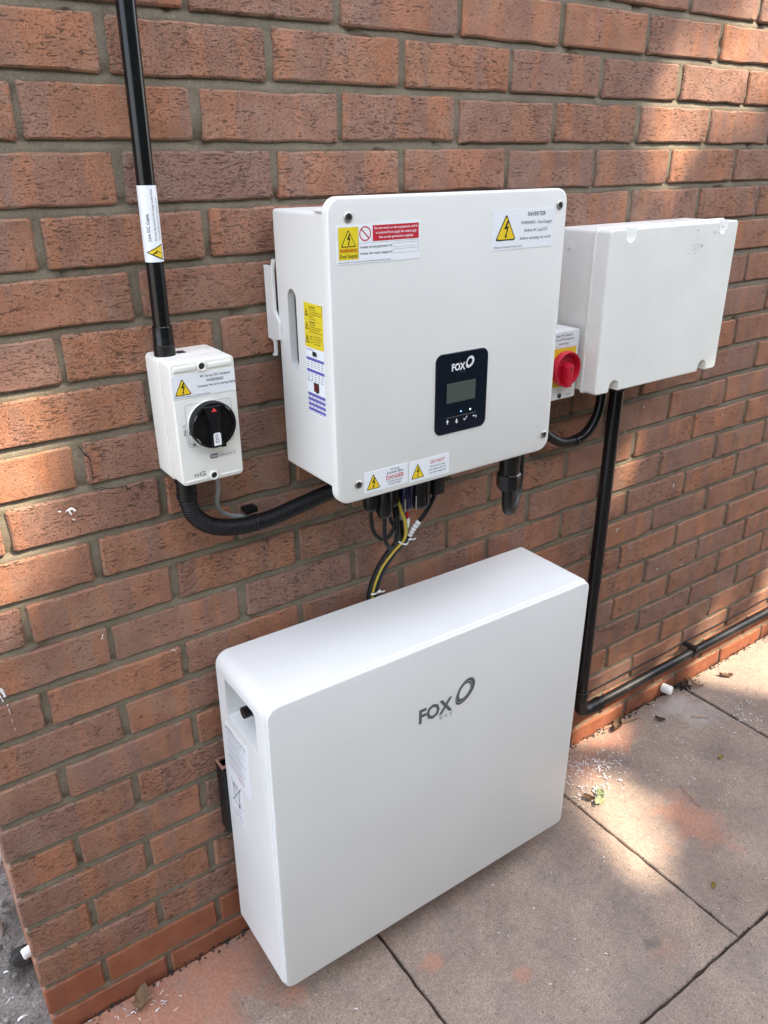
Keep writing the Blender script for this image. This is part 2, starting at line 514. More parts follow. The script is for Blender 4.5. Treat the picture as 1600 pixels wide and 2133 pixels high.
CAPH = 0.0
class Print:
    """flat print laid on a surface: fn(u, v, h) gives the point at height h above the surface"""
    def __init__(self, fn):
        self.fn = fn; self.bms = {}; self.n = 0
    def bm(self, key):
        if key not in self.bms: self.bms[key] = bmesh.new()
        return self.bms[key]
    def poly(self, key, pts, h):
        b = self.bm(key)
        b.faces.new([b.verts.new(self.fn(u, v, h)) for u, v in pts])
    def solo(self, key):
        self.n += 1
        return key + (self.n,)
    def rect(self, key, u0, v0, u1, v1, h, nu=1):
        k = key if key[0] in ('table_text', 'fine_print', 'padlock_mark', 'key_symbol', 'warning_symbol', 'device_drawing') else self.solo(key)
        for i in range(nu):
            a = u0 + (u1 - u0) * i / nu; c = u0 + (u1 - u0) * (i + 1) / nu
            self.poly(k, [(a, v0), (c, v0), (c, v1), (a, v1)], h)
    def frame(self, key, u0, v0, u1, v1, t, h):
        self.band(self.solo(key), [(u0, v0), (u1, v0), (u1, v1), (u0, v1)], [(u0 + t, v0 + t), (u1 - t, v0 + t), (u1 - t, v1 - t), (u0 + t, v1 - t)], h)
    def band(self, key, outer, inner, h):
        n = len(outer)
        for i in range(n):
            j = (i + 1) % n
            self.poly(key, [outer[i], outer[j], inner[j], inner[i]], h)
    def text(self, key, body, u, v, cap, h, width=None, align='c', bold=0.008, rot=0, slant=0.0):
        vs, fs = text_mesh(body, bold)
        if not vs: return
        x0 = min(a for a, _ in vs); x1 = max(a for a, _ in vs)
        sy = cap / .70
        sx = width / (x1 - x0) if width else sy
        wd = (x1 - x0) * sx
        du = {'c': -wd / 2, 'l': 0, 'r': -wd}[align]
        b = self.bm(self.solo(key))
        cr, sr = math.cos(rot), math.sin(rot)
        vv = []
        for a, c in vs:
            x = du + (a - x0) * sx + slant * c * sy; y = c * sy
            vv.append(b.verts.new(self.fn(u + x * cr - y * sr, v + x * sr + y * cr, h)))
        for f in fs:
            try: b.faces.new([vv[i] for i in f])
            except ValueError: pass
    def triangle(self, u, v, s, h, rot=0, key='hazard_triangle', fill='yellow', ht=None):
        """warning triangle of side s, base middle at (u, v), black border, bolt"""
        ht = ht or s * .9
        cr, sr = math.cos(rot), math.sin(rot)
        def T(p): return (u + p[0] * cr - p[1] * sr, v + p[0] * sr + p[1] * cr)
        def tri(k):
            m = ht * .36; out = []
            cs = [(-s / 2, 0), (s / 2, 0), (0, ht)]
            cs = [(x * k, m + (y - m) * k) for x, y in cs]
            r = .09
            for i in range(3):
                a, b, c = Vector(cs[i - 1]), Vector(cs[i]), Vector(cs[(i + 1) % 3])
                p, q = b + (a - b) * r, b + (c - b) * r
                out += [tuple(p), tuple((p + q) / 2 * .55 + b * .45), tuple(q)]
            return [T(x) for x in out]
        self.poly((key, 'ink'), tri(1.0), h)
        self.poly((key + '_fill', fill), tri(.86), h + .00025)
        bolt = [(.10, .78), (-.14, .42), (.02, .46), (-.06, .20), (-.12, .22), (-.04, .06), (.08, .20), (.01, .20), (.14, .52), (-.01, .48), (.16, .75)]
        up = [(.06, .80), (.17, .78), (.02, .52), (-.13, .44)]
        dn = [(.15, .55), (.02, .18), (-.03, .19), (.04, .46), (-.13, .44), (-.04, .54)]
        ar = [(-.08, .21), (.08, .17), (-.03, .06)]
        for q in (up, dn, ar):
            self.poly((key + '_bolt', 'ink'), [T((x * s * .8, ht * (.02 + y * .92))) for x, y in q], h + .0005)
    def finish(self, parent):
        for k, b in self.bms.items():
            o = obj(k[0], b, M[k[1]], parent, smooth=0)
            if k[0] in ('table_text', 'fine_print', 'bin_symbol', 'device_drawing', 'warning_symbol', 'rim_slot', 'key_symbol'): o['kind'] = 'stuff'
        self.bms = {}

def on_front(y):
    return lambda u, v, h: (u, y - h, v)
def on_left(x):
    return lambda u, v, h: (x - h, -u, v)          # u runs away from the wall

def sticker(parent, fn, u0, v0, u1, v1, mat='paper', name='sticker', label=None, th=.0005, nu=1, r=.0008):
    """a thin vinyl sheet; returns the object and a Print lying on its face"""
    b = bmesh.new()
    if nu == 1:
        out = rrect(u0, v0, u1, v1, r, 2)
        va = [b.verts.new(fn(u, v, 0.00005)) for u, v in out]; vb = [b.verts.new(fn(u, v, th)) for u, v in out]
        b.faces.new(vb)
        for i in range(len(out)):
            j = (i + 1) % len(out); b.faces.new((va[i], va[j], vb[j], vb[i]))
    else:
        g = [[b.verts.new(fn(u0 + (u1 - u0) * i / nu[0], v0 + (v1 - v0) * j / nu[1], th)) for j in range(nu[1] + 1)] for i in range(nu[0] + 1)]
        for i in range(nu[0]):
            for j in range(nu[1]):
                b.faces.new((g[i][j], g[i + 1][j], g[i + 1][j + 1], g[i][j + 1]))
    o = obj(name, b, M[mat], parent, smooth=0 if nu == 1 else 60)
    if label: o['label'] = label
    return o, Print(lambda u, v, h: fn(u, v, th + .0002 + h))

# ================================================================== SETTING
rng = random.Random(7)
CH = 0.075                 # course height
ZT = 1.662                 # centre height of the course counted as 0
PITCH = 0.225
XL = -0.4440               # left corner of the wall
BW, BH, JT = 0.2137, 0.0633, 0.0113
XR = 3.4                   # the wall runs on beyond the picture
K0, K1 = -8, 23            # courses built

def project(p):
    d = Vector(p) - CAM
    x, y, z = d.dot(R0), d.dot(R1), d.dot(R2)
    return (1633.3 * x / z + 800, 1633.3 * y / z + 1066.5) if z > .05 else (1e6, 1e6)

def brick_bm(wd, hg, dp, rg, rough=.0009):
    """one brick, front face at y = 0, worn arrises"""
    hw, hh = wd / 2, hg / 2
    c = .003
    out = []
    def side(a, b, n, nx, nz):
        for i in range(1, n):
            t = i / n + rg.uniform(-.05, .05)
            j = rg.uniform(-rough, rough * .5) - (rough * 2.5 if rg.random() < .12 else 0)
            out.append((a[0] + (b[0] - a[0]) * t + nx * j, a[1] + (b[1] - a[1]) * t + nz * j))
    nl = max(2, int(wd / .025))
    j = lambda: rg.uniform(-.0008, .0008)
    out.append((-hw + c + j(), -hh + j())); side((-hw, -hh), (hw, -hh), nl, 0, -1); out.append((hw - c + j(), -hh + j()))
    out.append((hw + j(), -hh + c)); side((hw, -hh), (hw, hh), 2, 1, 0); out.append((hw + j(), hh - c))
    out.append((hw - c, hh + j())); side((hw, hh), (-hw, hh), nl, 0, 1); out.append((-hw + c, hh + j()))
    out.append((-hw + j(), hh - c)); side((-hw, hh), (-hw, -hh), 2, -1, 0); out.append((-hw + j(), -hh + c))
    b = bmesh.new()
    n = len(out)
    f = [b.verts.new((x * (1 - .0030 / hw), rg.uniform(-.0005, .0004), z * (1 - .0026 / hh))) for x, z in out]
    g = [b.verts.new((x, .0024, z)) for x, z in out]
    h = [b.verts.new((x, dp, z)) for x, z in out]
    cc = b.verts.new((rg.uniform(-.03, .03) if wd > .15 else 0, -.0005, 0))
    for i in range(n):
        k = (i + 1) % n
        b.faces.new((f[i], f[k], cc)); b.faces.new((g[i], g[k], f[k], f[i])); b.faces.new((h[i], h[k], g[k], g[i]))
    return b

wall = thing('brick_wall', 'red brick wall in stretcher bond with grey mortar, white boxes mounted on it', 'wall', (0, 0, 0))
meshes = {}
def brick_mesh(kind, smooth, rg):
    key = (kind, smooth, rg.randrange(10))
    if key not in meshes:
        wd, dp = {'full': (BW, .100), 'half': (.1010, .2137)}[kind]
        b = brick_bm(wd, BH, dp, random.Random(str(key)), (.0004 if smooth else .0006))
        bmesh.ops.recalc_face_normals(b, faces=b.faces)
        me = bpy.data.meshes.new('brick'); b.to_mesh(me); b.free()
        me.polygons.foreach_set('use_smooth', [True] * len(me.polygons))
        me.set_sharp_from_angle(angle=math.radians(25))
        me.materials.append(M['plinth'] if smooth else M['brick'])
        meshes[key] = me
    return meshes[key]

extra = {False: bmesh.new(), True: bmesh.new()}    # bricks outside the picture, joined
n_single = 0
for k in range(K0, K1 + 1):
    zc = ZT - CH * k
    smooth = k >= 21
    shift = 0 if k % 2 == 0 else .5
    items = []
    # joints lie at (m + shift) * PITCH; on even courses a whole brick starts at the corner
    x = XL
    m = -2 + (0 if k % 2 == 0 else .5)
    if k % 2:
        items.append(('half', (XL + (-1.5 * PITCH - JT / 2)) / 2)); m = -1.5
    while m * PITCH < XR:
        items.append(('full', (m + .5) * PITCH)); m += 1
    for kind, xc in items:
        px, py = project((xc, 0, zc))
        seen = -170 < px < 1720 and -110 < py < 2230 and zc > -.02
        jx, jz = rng.uniform(-.0022, .0022), rng.uniform(-.0016, .0016)
        if kind == 'half': jx = 0
        loc = Vector((xc + jx, rng.uniform(-.0012, .0010), zc + jz))
        rot = Matrix.Rotation(rng.uniform(-.004, .004), 4, 'Y') @ Matrix.Rotation(rng.uniform(-.004, .004), 4, 'Z')
        me = brick_mesh(kind, smooth, rng)
        if seen:
            o = bpy.data.objects.new('brick', me); COL.objects.link(o)
            o.parent = wall
            o.matrix_basis = Matrix.Translation(loc) @ rot
            n_single += 1
        else:
            b = bmesh.new(); b.from_mesh(me); b.transform(Matrix.Translation(loc) @ rot); merge(extra[smooth], b)
    # the return of the wall round the corner
    y = .115 if k % 2 == 0 else .225
    while y < 1.6:
        b = bmesh.new(); b.from_mesh(brick_mesh('full', smooth, rng))
        b.transform(Matrix.Translation((XL, y + BW / 2, zc)) @ Matrix.Rotation(-PI / 2, 4, 'Z')); merge(extra[smooth], b)
        y += PITCH
print('bricks built singly:', n_single)
for sm, b in extra.items():
    tag(obj('far_bricks', b, M['plinth' if sm else 'brick'], wall, smooth=25), kind='stuff')

# mortar: one rough sheet whose joints are struck, deeper under the upper brick
def mortar_sheet():
    b = bmesh.new()
    zs = []
    z_bot = ZT - CH * K1 - CH / 2
    ncour = K1 - K0 + 1
    for i in range(ncour + 1):
        zj = z_bot + CH * i
        zs += [(zj - .0085, .0055), (zj - .0056, .0046), (zj - .002, .0050), (zj + .003, .0066), (zj + .0060, .0085), (zj + .0085, .0075)]
        zs += [(zj + CH * f, .0042) for f in (.28, .5, .72)]
    step = .009
    nx = int((XR + .2 - XL) / step)
    rows = []
    for j, (z, d) in enumerate(zs):
        row = []
        for i in range(nx + 1):
            x = XL + .006 + i * step
            q = noise.noise(Vector((x * 60, z * 60, 3.1))) * .0011 + noise.noise(Vector((x * 14, z * 14, 9.1))) * .0016
            if noise.noise(Vector((x * 22, z * 22, 40.0))) > .52: q += .005
            row.append(b.verts.new((x, max(.0004, d + q), z)))
        rows.append(row)
    for p, q in zip(rows, rows[1:]):
        for i in range(nx):
            b.faces.new((p[i], p[i + 1], q[i + 1], q[i]))
    box(b, XL + .006, XR + .2, .022, .30, z_bot, zs[-1][0])
    box(b, XL + .006, XL + .25, .30, 1.62, z_bot, zs[-1][0])
    return b
obj('mortar', mortar_sheet(), M['mortar'], wall, smooth=60)
# loose things on the wall face: a drilled hole, scuffs of pale filler
b = bmesh.new(); lathe(b, [(.0045, 0), (.0045, .03)], (-.0235, -.0009, 1.351), (0, 1, 0), 14)
obj('drill_hole', b, M['dark_steel'], wall)
def smear(bm, pts, wd, rg, y=-.0012):
    """ragged thin streak of filler along pts"""
    P = spline([(x, 0, z) for x, z in pts], .003)
    prev = None
    for i, p in enumerate(P):
        hw = wd * rg.uniform(.25, 1.0)
        if rg.random() < .12: prev = None; continue
        t = (P[min(i + 1, len(P) - 1)] - P[max(0, i - 1)]).normalized(); nn = Vector((-t.z, 0, t.x))
        q = [bm.verts.new((p + nn * hw) + Vector((0, y, 0))), bm.verts.new(p + Vector((0, y - .0008, 0))), bm.verts.new((p - nn * hw) + Vector((0, y, 0)))]
        if prev:
            bm.faces.new((prev[0], prev[1], q[1], q[0])); bm.faces.new((prev[1], prev[2], q[2], q[1]))
        prev = q
b = bmesh.new(); rg = random.Random(3)
for pts, wd in (([(-.266, 1.003), (-.256, 1.001), (-.247, 1.003), (-.243, .998)], .0022), ([(-.263, .998), (-.254, 1.004), (-.249, .994)], .0014),
                ([(-.249, .987), (-.243, .982)], .0014), ([(-.392, .752), (-.389, .742), (-.388, .735)], .003), ([(-.394, .74), (-.392, .728)], .001),
                ([(-.3875, .722), (-.387, .700), (-.3855, .672)], .0009), ([(-.3905, .79), (-.390, .775)], .003),
                ([(-.24, .779), (-.236, .787)], .0008), ([(-.237, .775), (-.2365, .787)], .0007)):
    smear(b, pts, wd, rg)
for x, z in ((1.02, .94), (1.13, .80), (.985, .885), (1.19, .70), (1.06, .57), (1.15, .46), (1.35, .86), (1.0, .62), (1.28, .42), (.42, .86), (-.12, .72)):
    x += rg.uniform(-.02, .02); z += rg.uniform(-.02, .02); a = rg.uniform(0, 6.28)
    smear(b, [(x, z), (x + .006 * math.cos(a), z + .006 * math.sin(a)), (x + .010 * math.cos(a + .8), z + .010 * math.sin(a + .8))], .0010, rg)
tag(obj('filler_smear', b, M['flake'], wall, smooth=0), kind='stuff')

def crack(pts, wd=.0006):
    b = bmesh.new(); rg = random.Random(str(pts)); prev = None
    for p in spline([(x, 0, z) for x, z in pts], .004):
        p = p + Vector((rg.uniform(-.0008, .0008), 0, rg.uniform(-.0008, .0008))); h = wd * rg.uniform(.6, 1.5)
        q = [b.verts.new(p + Vector((h, -.0014, h))), b.verts.new(p + Vector((-h, -.0014, -h)))]
        if prev: b.faces.new((prev[0], prev[1], q[1], q[0]))
        prev = q
    return obj('mortar_crack', b, M['dark_steel'], wall, smooth=0)
crack([(-.2246, 1.0948), (-.2196, 1.0852), (-.2112, 1.0712), (-.2114, 1.053), (-.2122, 1.0309), (-.2124, 1.025), (-.1987, 1.0247), (-.1904, 1.0197), (-.1664, 1.0199)])
crack([(-.1664, 1.0199), (-.1644, 1.0133), (-.154, 1.0154), (-.138, 1.0185)])
crack([(-.4, .9335), (-.38, .944), (-.355, .9415), (-.33, .9435)])

# ground: far sheet, bed under the slabs, rough ground past the corner
def sheet(bm, x0, x1, y0, y1, z):
    bm.faces.new([bm.verts.new(v) for v in ((x0, y0, z), (x1, y0, z), (x1, y1, z), (x0, y1, z))])
b = bmesh.new(); sheet(b, -150, 150, -150, 150, -.06)
tag(obj('ground', b, M['yard'], smooth=0), kind='structure')
b = bmesh.new(); sheet(b, -.448, 4.4, -4.3, .002, -.016)
tag(obj('joint_bed', b, M['bed'], smooth=0), kind='structure')
b = bmesh.new()
nx, ny = 110, 170
g = []
for i in range(nx + 1):
    row = []
    for j in range(ny + 1):
        x = -1.6 + 1.152 * i / nx + (.03 if i == nx else 0); y = -1.0 + 2.6 * j / ny
        z = -.012 + .010 * noise.noise(Vector((x * 6, y * 6, 1))) + .006 * noise.noise(Vector((x * 25, y * 25, 5))) + .003 * noise.noise(Vector((x * 80, y * 80, 8)))
        row.append(b.verts.new((x, y, z)))
    g.append(row)
for i in range(nx):
    for j in range(ny):
        b.faces.new((g[i][j], g[i + 1][j], g[i + 1][j + 1], g[i][j + 1]))
tag(obj('rough_ground', b, M['soil'], smooth=60), kind='structure')

pave = thing('pavement', None, None, (0, 0, 0)); pave['kind'] = 'structure'
rg = random.Random(21)
def slab_bm(x0, x1, y0, y1, zt):
    b = bmesh.new()
    out = []
    n = 26
    for (a, c) in (((x0, y0), (x1, y0)), ((x1, y0), (x1, y1)), ((x1, y1), (x0, y1)), ((x0, y1), (x0, y0))):
        for i in range(n):
            t = i / n
            out.append((a[0] + (c[0] - a[0]) * t + rg.uniform(-.0014, .0014), a[1] + (c[1] - a[1]) * t + rg.uniform(-.0014, .0014)))
    cx, cy = (x0 + x1) / 2, (y0 + y1) / 2
    top = [b.verts.new((x + (cx - x) * .008, y + (cy - y) * .008, zt)) for x, y in out]
    mid = [b.verts.new((x, y, zt - .0025)) for x, y in out]
    bot = [b.verts.new((x, y, zt - .045)) for x, y in out]
    b.faces.new(top)
    m = len(out)
    for i in range(m):
        k = (i + 1) % m
        b.faces.new((mid[i], mid[k], top[k], top[i])); b.faces.new((bot[i], bot[k], mid[k], mid[i]))
    return b
rows = [(-.0045, -.5985), (-.6035, -1.198)] + [(-1.203 - .6 * i, -1.798 - .6 * i) for i in range(5)]
for ri, (ya, yb) in enumerate(rows):
    xs = [-.4465, .154, .7535, 1.369, 1.972, 2.574, 3.176, 3.778, 4.38] if ri % 2 == 0 else [-.4465, -.298, .304, .906, 1.508, 2.11, 2.712, 3.314, 3.916, 4.38]
    for xa, xb in zip(xs, xs[1:]):
        ga = .0042 if abs(xa - 1.369) < .01 else .0028
        gb = .0042 if abs(xb - 1.369) < .01 else .0028
        if ri == 0 and abs(xb - .7535) < .01: gb = .0014
        zt = rg.uniform(-.0015, .001)
        obj('paving_slab', slab_bm(xa + ga, xb - gb, yb, ya, zt), M['slab'], pave, smooth=30)

# ================================================================== INVERTER
inv = thing('inverter', 'large white inverter box with dark display panel and four warning stickers, above the battery', 'inverter', (.29, -.03, .99))
b = bmesh.new(); box(b, .086, .497, -.186, -.030, 1.011, 1.393, .005, 3)
body = obj('body', b, M['coat'], inv)
c = bmesh.new()
cap = []
for i in range(9):
    t = PI * i / 8; cap.append((-.0765 + .0125 * math.cos(t), 1.274 + .0135 * math.sin(t)))
for i in range(9):
    t = PI + PI * i / 8; cap.append((-.0765 + .0125 * math.cos(t), 1.184 + .0135 * math.sin(t)))
prism(c, cap, 'X', .070, .100)
cut(body, c)
b = bmesh.new(); prism(b, [(u + (.0012 if u > -.0765 else -.0012) * -1, v) for u, v in cap], 'X', .0985, .0965)
obj('handle_recess', b, M['slot_shade'], inv)
b = bmesh.new(); prism(b, rrect(.0765, .9925, .5065, 1.4130, [.020, .020, .022, .022], 8), 'Y', -.1865, -.200, .0035, 3)
obj('front_panel', b, M['coat'], inv)
# lip of the body under the panel's top
b = bmesh.new(); box(b, .084, .498, -.1855, -.150, 1.3935, 1.3975, .001, 1)
obj('top_lip', b, M['coat'], inv)
# cover screws: steel ring round a dark socket
for x, z in ((.107, 1.388), (.489, 1.389), (.493, 1.0215), (.113, 1.0195)):
    b = bmesh.new(); lathe(b, [(.0066, -.0005), (.0066, .0012), (.0056, .0020), (.0036, .0018), (.0034, .0004)], (x, -.200, z), (0, -1, 0), 20)
    s = obj('screw', b, M['steel'], inv)
    b = bmesh.new(); lathe(b, [(.0033, .0002), (.0033, .0010)], (x, -.200, z), (0, -1, 0), facets=6)
    obj('socket', b, M['dark_steel'], s)
# hanging bracket seen at the left side
b = bmesh.new()
prism(b, [(-.004, 1.314), (-.026, 1.314), (-.031, 1.3245), (-.0335, 1.3245), (-.0285, 1.309), (-.0285, 1.250), (-.0425, 1.234), (-.0425, 1.209), (-.0245, 1.2065),
          (-.0235, 1.182), (-.0150, 1.180), (-.0150, 1.1845), (-.0205, 1.186), (-.0205, 1.204), (-.004, 1.207)], 'X', .0855, .0805, .0006, 1)
obj('wall_bracket', b, M['coat'], inv)
# display panel
b = bmesh.new(); prism(b, rrect(.2535, 1.0645, .3568, 1.1905, .0125, 6), 'Y', -.1995, -.2012, .0006, 1)
dp = obj('display_panel', b, M['glass'], inv)
P = Print(on_front(-.2014))
P.rect(('screen', 'lcd'), .2755, 1.1135, .3325, 1.1445, .0001)
b = bmesh.new()
for (nm, x, z, m) in (('led', .3045, 1.0970, 'led_blue'), ('led', .3235, 1.0972, 'led_green')):
    b = bmesh.new(); lathe(b, [(.0011, 0), (.0011, .0005)], (x, -.2013, z), (0, -1, 0), 10); obj(nm, b, M[m], dp)
def fox(P, u, v, capw, caph, ink, ess, ring, h):
    P.text(('brand_lettering', ink), 'FOX', u, v, caph, h, width=capw, align='l', bold=.035)
    P.text(('small_lettering', ess), 'E S S', u + capw * .62, v - caph * .42, caph * .26, h, width=capw * .38, align='l')
    cx, cy, a, bb = ring
    def el(k, dx, dy, n=36):
        th = math.radians(52); pts = []
        for i in range(n):
            t = 2 * PI * i / n
            x, y = a * k * math.cos(t), bb * k * math.sin(t) * (1 + .10 * math.cos(t))
            pts.append((cx + dx * a + x * math.cos(th) - y * math.sin(th), cy + dy * a + x * math.sin(th) + y * math.cos(th)))
        return pts
    P.band(('ring_emblem', ink), el(1.0, 0, 0), el(.81, -.09, .0), h)
    P.band(('ring_emblem', ink), el(.78, -.095, -.0), el(.575, -.03, .035), h)
fox(P, .2840, 1.1630, .0265, .0105, 'white_ink', 'dim_ink', (.3195, 1.1725, .0098, .0072), .0001)
P.rect(('divider_line', 'grey_ink'), .2745, 1.0902, .3350, 1.0908, .0001)
# key symbols: up, down, tick, back
def arrow(x, z, s):
    P.poly(('key_symbol', 'white_ink'), [(x - .0030, z), (x + .0030, z), (x, z + s * .0040)], .0001)
    P.rect(('key_symbol', 'white_ink'), x - .0009, min(z, z - s * .0036), x + .0009, max(z, z - s * .0036), .0001)
arrow(.2780, 1.0840, 1); arrow(.2962, 1.0828, -1)
P.poly(('key_symbol', 'white_ink'), [(.3098, 1.0836), (.3106, 1.0846), (.3126, 1.0824), (.3170, 1.0878), (.3178, 1.0868), (.3127, 1.0806)], .0001)
P.poly(('key_symbol', 'white_ink'), [(.3288, 1.0850), (.3316, 1.0868), (.3316, 1.0832)], .0001)
P.rect(('key_symbol', 'white_ink'), .3316, 1.0846, .3350, 1.0855, .0001)
for i in range(6):
    t0, t1 = -PI / 2 + PI * i / 6, -PI / 2 + PI * (i + 1) / 6
    q = [(.3350 + r * math.cos(t), 1.0832 + r * math.sin(t)) for r, t in ((.0023, t0), (.0023, t1), (.0014, t1), (.0014, t0))]
    P.poly(('key_symbol', 'white_ink'), q, .0001)
P.finish(dp)
F = on_front(-.200)
# sticker: dual supply warning, upper left of the panel
st, P = sticker(inv, F, .0880, 1.3305, .2225, 1.3790, name='warning_sticker', label='wide white sticker with a yellow WARNING block and a red text box')
P.rect(('yellow_block', 'label_yellow'), .0912, 1.3362, .1215, 1.3762, 0)
P.triangle(.1063, 1.3520, .0235, .0003, fill='label_yellow', ht=.0215)
P.text(('red_lettering', 'orange_ink'), 'WARNING', .1063, 1.3455, .0046, .0003, width=.0275, bold=.02)
P.text(('lettering', 'ink'), 'Dual Supply', .1063, 1.3388, .0044, .0003, width=.0275)
ring = lambda r: [(.1325 + r * math.cos(2 * PI * i / 28), 1.3672 + r * math.sin(2 * PI * i / 28)) for i in range(28)]
P.band(('prohibition_ring', 'red_ink'), ring(.0092), ring(.0077), 0)
P.poly(('prohibition_ring', 'red_ink'), [(.1270, 1.3738), (.1259, 1.3727), (.1380, 1.3606), (.1391, 1.3617)], 0)
P.rect(('red_block', 'red_ink'), .1445, 1.3572, .2198, 1.3768, 0)
for i, (s, wd) in enumerate((('Do not work on this equipment until it', .071), ('is isolated from both the mains and', .066), ('the on-site generation supplies', .056))):
    P.text(('white_lettering', 'white_ink'), s, .1822, 1.3717 - .0057 * i, .0031, .0003, width=wd, bold=.012)
P.rect(('white_lettering', 'white_ink'), .1795, 1.3652, .1868, 1.3655, .0003); P.rect(('white_lettering', 'white_ink'), .2092, 1.3652, .2152, 1.3655, .0003)
P.rect(('rule_line', 'grey_ink'), .1222, 1.3556, .2205, 1.3559, 0); P.rect(('rule_line', 'grey_ink'), .1218, 1.3362, .1221, 1.3762, 0)
P.text(('lettering', 'ink'), 'Isolate on-site generator at:', .1250, 1.3492, .0032, 0, width=.0505, align='l')
P.text(('lettering', 'ink'), 'Isolate the mains supply at:', .1250, 1.3412, .0032, 0, width=.0505, align='l')
P.frame(('rule_line', 'grey_ink'), .1768, 1.3477, .2198, 1.3532, .0003, 0); P.frame(('rule_line', 'grey_ink'), .1768, 1.3399, .2198, 1.3454, .0003, 0)
P.text(('small_lettering', 'grey_ink'), 'Place at point of incoming mains (normally in electricity meter)', .0905, 1.3322, .0020, 0, width=.083, align='l')
P.finish(st)
# sticker: inverter, upper right
st, P = sticker(inv, F, .3535, 1.3310, .4795, 1.3865, name='warning_sticker', label='white sticker headed INVERTER with a yellow triangle')
P.triangle(.3805, 1.3440, .0410, 0, ht=.0375)
for s, z, cap, wd in (('INVERTER', 1.3763, .0058, .0370), ('WARNING - Dual Supply', 1.3652, .0046, .0640), ('Isolate AC and DC', 1.3545, .0046, .0490), ('before carrying out work', 1.3435, .0046, .0640)):
    P.text(('lettering', 'ink'), s, .4420, z, cap, 0, width=wd, bold=.008 if s == 'INVERTER' else 0)
P.rect(('lettering', 'ink'), .4472, 1.3536, .4562, 1.3539, 0)
P.text(('small_lettering', 'grey_ink'), 'Place on inverter front cover', .3590, 1.3338, .0030, 0, width=.056, align='l')
P.finish(st)
# stickers along the bottom edge
st, P = sticker(inv, F, .1230, 1.0020, .2028, 1.0345, name='danger_sticker', label='small white sticker reading DANGER in red')
P.triangle(.1395, 1.0060, .0255, 0, ht=.0245)
P.text(('lettering', 'ink'), 'PV Array', .1790, 1.0288, .0030, 0, width=.0165)
P.text(('lettering', 'ink'), 'Junction Box', .1790, 1.0235, .0040, 0, width=.0310)
P.text(('red_lettering', 'red_ink'), 'DANGER', .1790, 1.0155, .0058, 0, width=.0330, bold=.015)
P.rect(('red_lettering', 'red_ink'), .1625, 1.0143, .1955, 1.0147, 0)
P.text(('lettering', 'ink'), 'Contains live parts', .1790, 1.0102, .0025, 0, width=.0285, bold=.01)
P.text(('lettering', 'ink'), 'during daylight', .1790, 1.0062, .0025, 0, width=.0230, bold=.01)
P.finish(st)
st, P = sticker(inv, F, .2058, .9995, .2845, 1.0335, name='danger_sticker', label='small white sticker reading DO NOT in red')
P.triangle(.2220, 1.0040, .0255, 0, ht=.0245)
P.text(('red_lettering', 'red_ink'), 'DO NOT', .2610, 1.0225, .0055, 0, width=.0285, bold=.010)
for i, s in enumerate(('disconnect DC plugs', 'and sockets under load', 'turn off AC supply first')):
    P.text(('lettering', 'ink'), s, .2610, 1.0165 - .0052 * i, .0027, 0, width=(.030, .034, .034)[i], bold=.008)
P.finish(st)
# labels on the left side
LS = on_left(.086)
st, P = sticker(inv, LS, .1115, 1.2120, .1622, 1.2740, mat='label_yellow', name='safety_label', label='yellow side label with three warning triangles')
def tri_out(u, v, s):
    o_ = [(u - s / 2, v), (u + s / 2, v), (u, v + s * .95)]; i_ = [(u - s * .33, v + s * .11), (u + s * .33, v + s * .11), (u, v + s * .74)]
    P.band(('warning_symbol', 'ink'), o_, i_, 0); P.rect(('warning_symbol', 'ink'), u - s * .05, v + s * .2, u + s * .05, v + s * .55, 0)
tri_out(.1185, 1.2560, .0105); tri_out(.1185, 1.2375, .0105); tri_out(.1180, 1.2185, .0115)
rr = lambda r: [(.1300 + r * math.cos(2 * PI * i / 20), 1.2240 + r * math.sin(2 * PI * i / 20)) for i in range(20)]
P.band(('warning_symbol', 'ink'), rr(.0050), rr(.0044), 0); P.rect(('warning_symbol', 'ink'), .1297, 1.2235, .1303, 1.2285, 0)
for s, u, z, wd, bo in (('Warning!', .1260, 1.2682, .0165, .03), ('Risk of burns!', .1260, 1.2648, .018, 0), ('The outer temperature can', .1260, 1.2616, .032, 0), ('exceed 60 during', .1260, 1.2584, .032, 0), ('operation.', .1260, 1.2552, .013, 0), ('Do not touch!', .1260, 1.2520, .018, 0),
                        ('Attention!', .1260, 1.2475, .0165, .03), ('High voltage', .1260, 1.2442, .016, 0), ('Disconnect from the grid', .1260, 1.2408, .032, 0), ('and the PV generator', .1260, 1.2375, .028, 0), ('before opening the cover', .1260, 1.2342, .034, 0),
                        ('Wait at least 5 minutes', .1375, 1.2285, .0200, 0), ('after switching off', .1375, 1.2250, .0215, 0), ('See enclosed', .1375, 1.2215, .0170, 0), ('documentation', .1375, 1.2180, .0170, 0)):
    P.text(('lettering', 'ink'), s, u, z, .0021, 0, width=wd, align='l', bold=bo)
P.rect(('rule_line', 'pale_ink'), .1135, 1.2500, .1610, 1.2502, 0); P.rect(('rule_line', 'pale_ink'), .1135, 1.2322, .1610, 1.2324, 0)
P.rect(('rule_line', 'ink'), .1505, 1.2722, .1612, 1.2727, 0); P.rect(('rule_line', 'ink'), .1607, 1.2620, .1612, 1.2722, 0)
P.finish(st)
st, P = sticker(inv, LS, .1120, 1.1130, .1630, 1.2118, name='data_label', label='white side label with violet table bars and small device drawings')
P.text(('lettering', 'violet'), 'INSTALLATION', .1140, 1.2080, .0020, 0, width=.0180, align='l')
for z0, z1 in ((1.1935, 1.1978), (1.1765, 1.1808), (1.1412, 1.1455), (1.1338, 1.1380), (1.1262, 1.1305), (1.1188, 1.1230)):
    P.rect(('table_bar', 'violet'), .1130, z0, .1620, z1, 0)
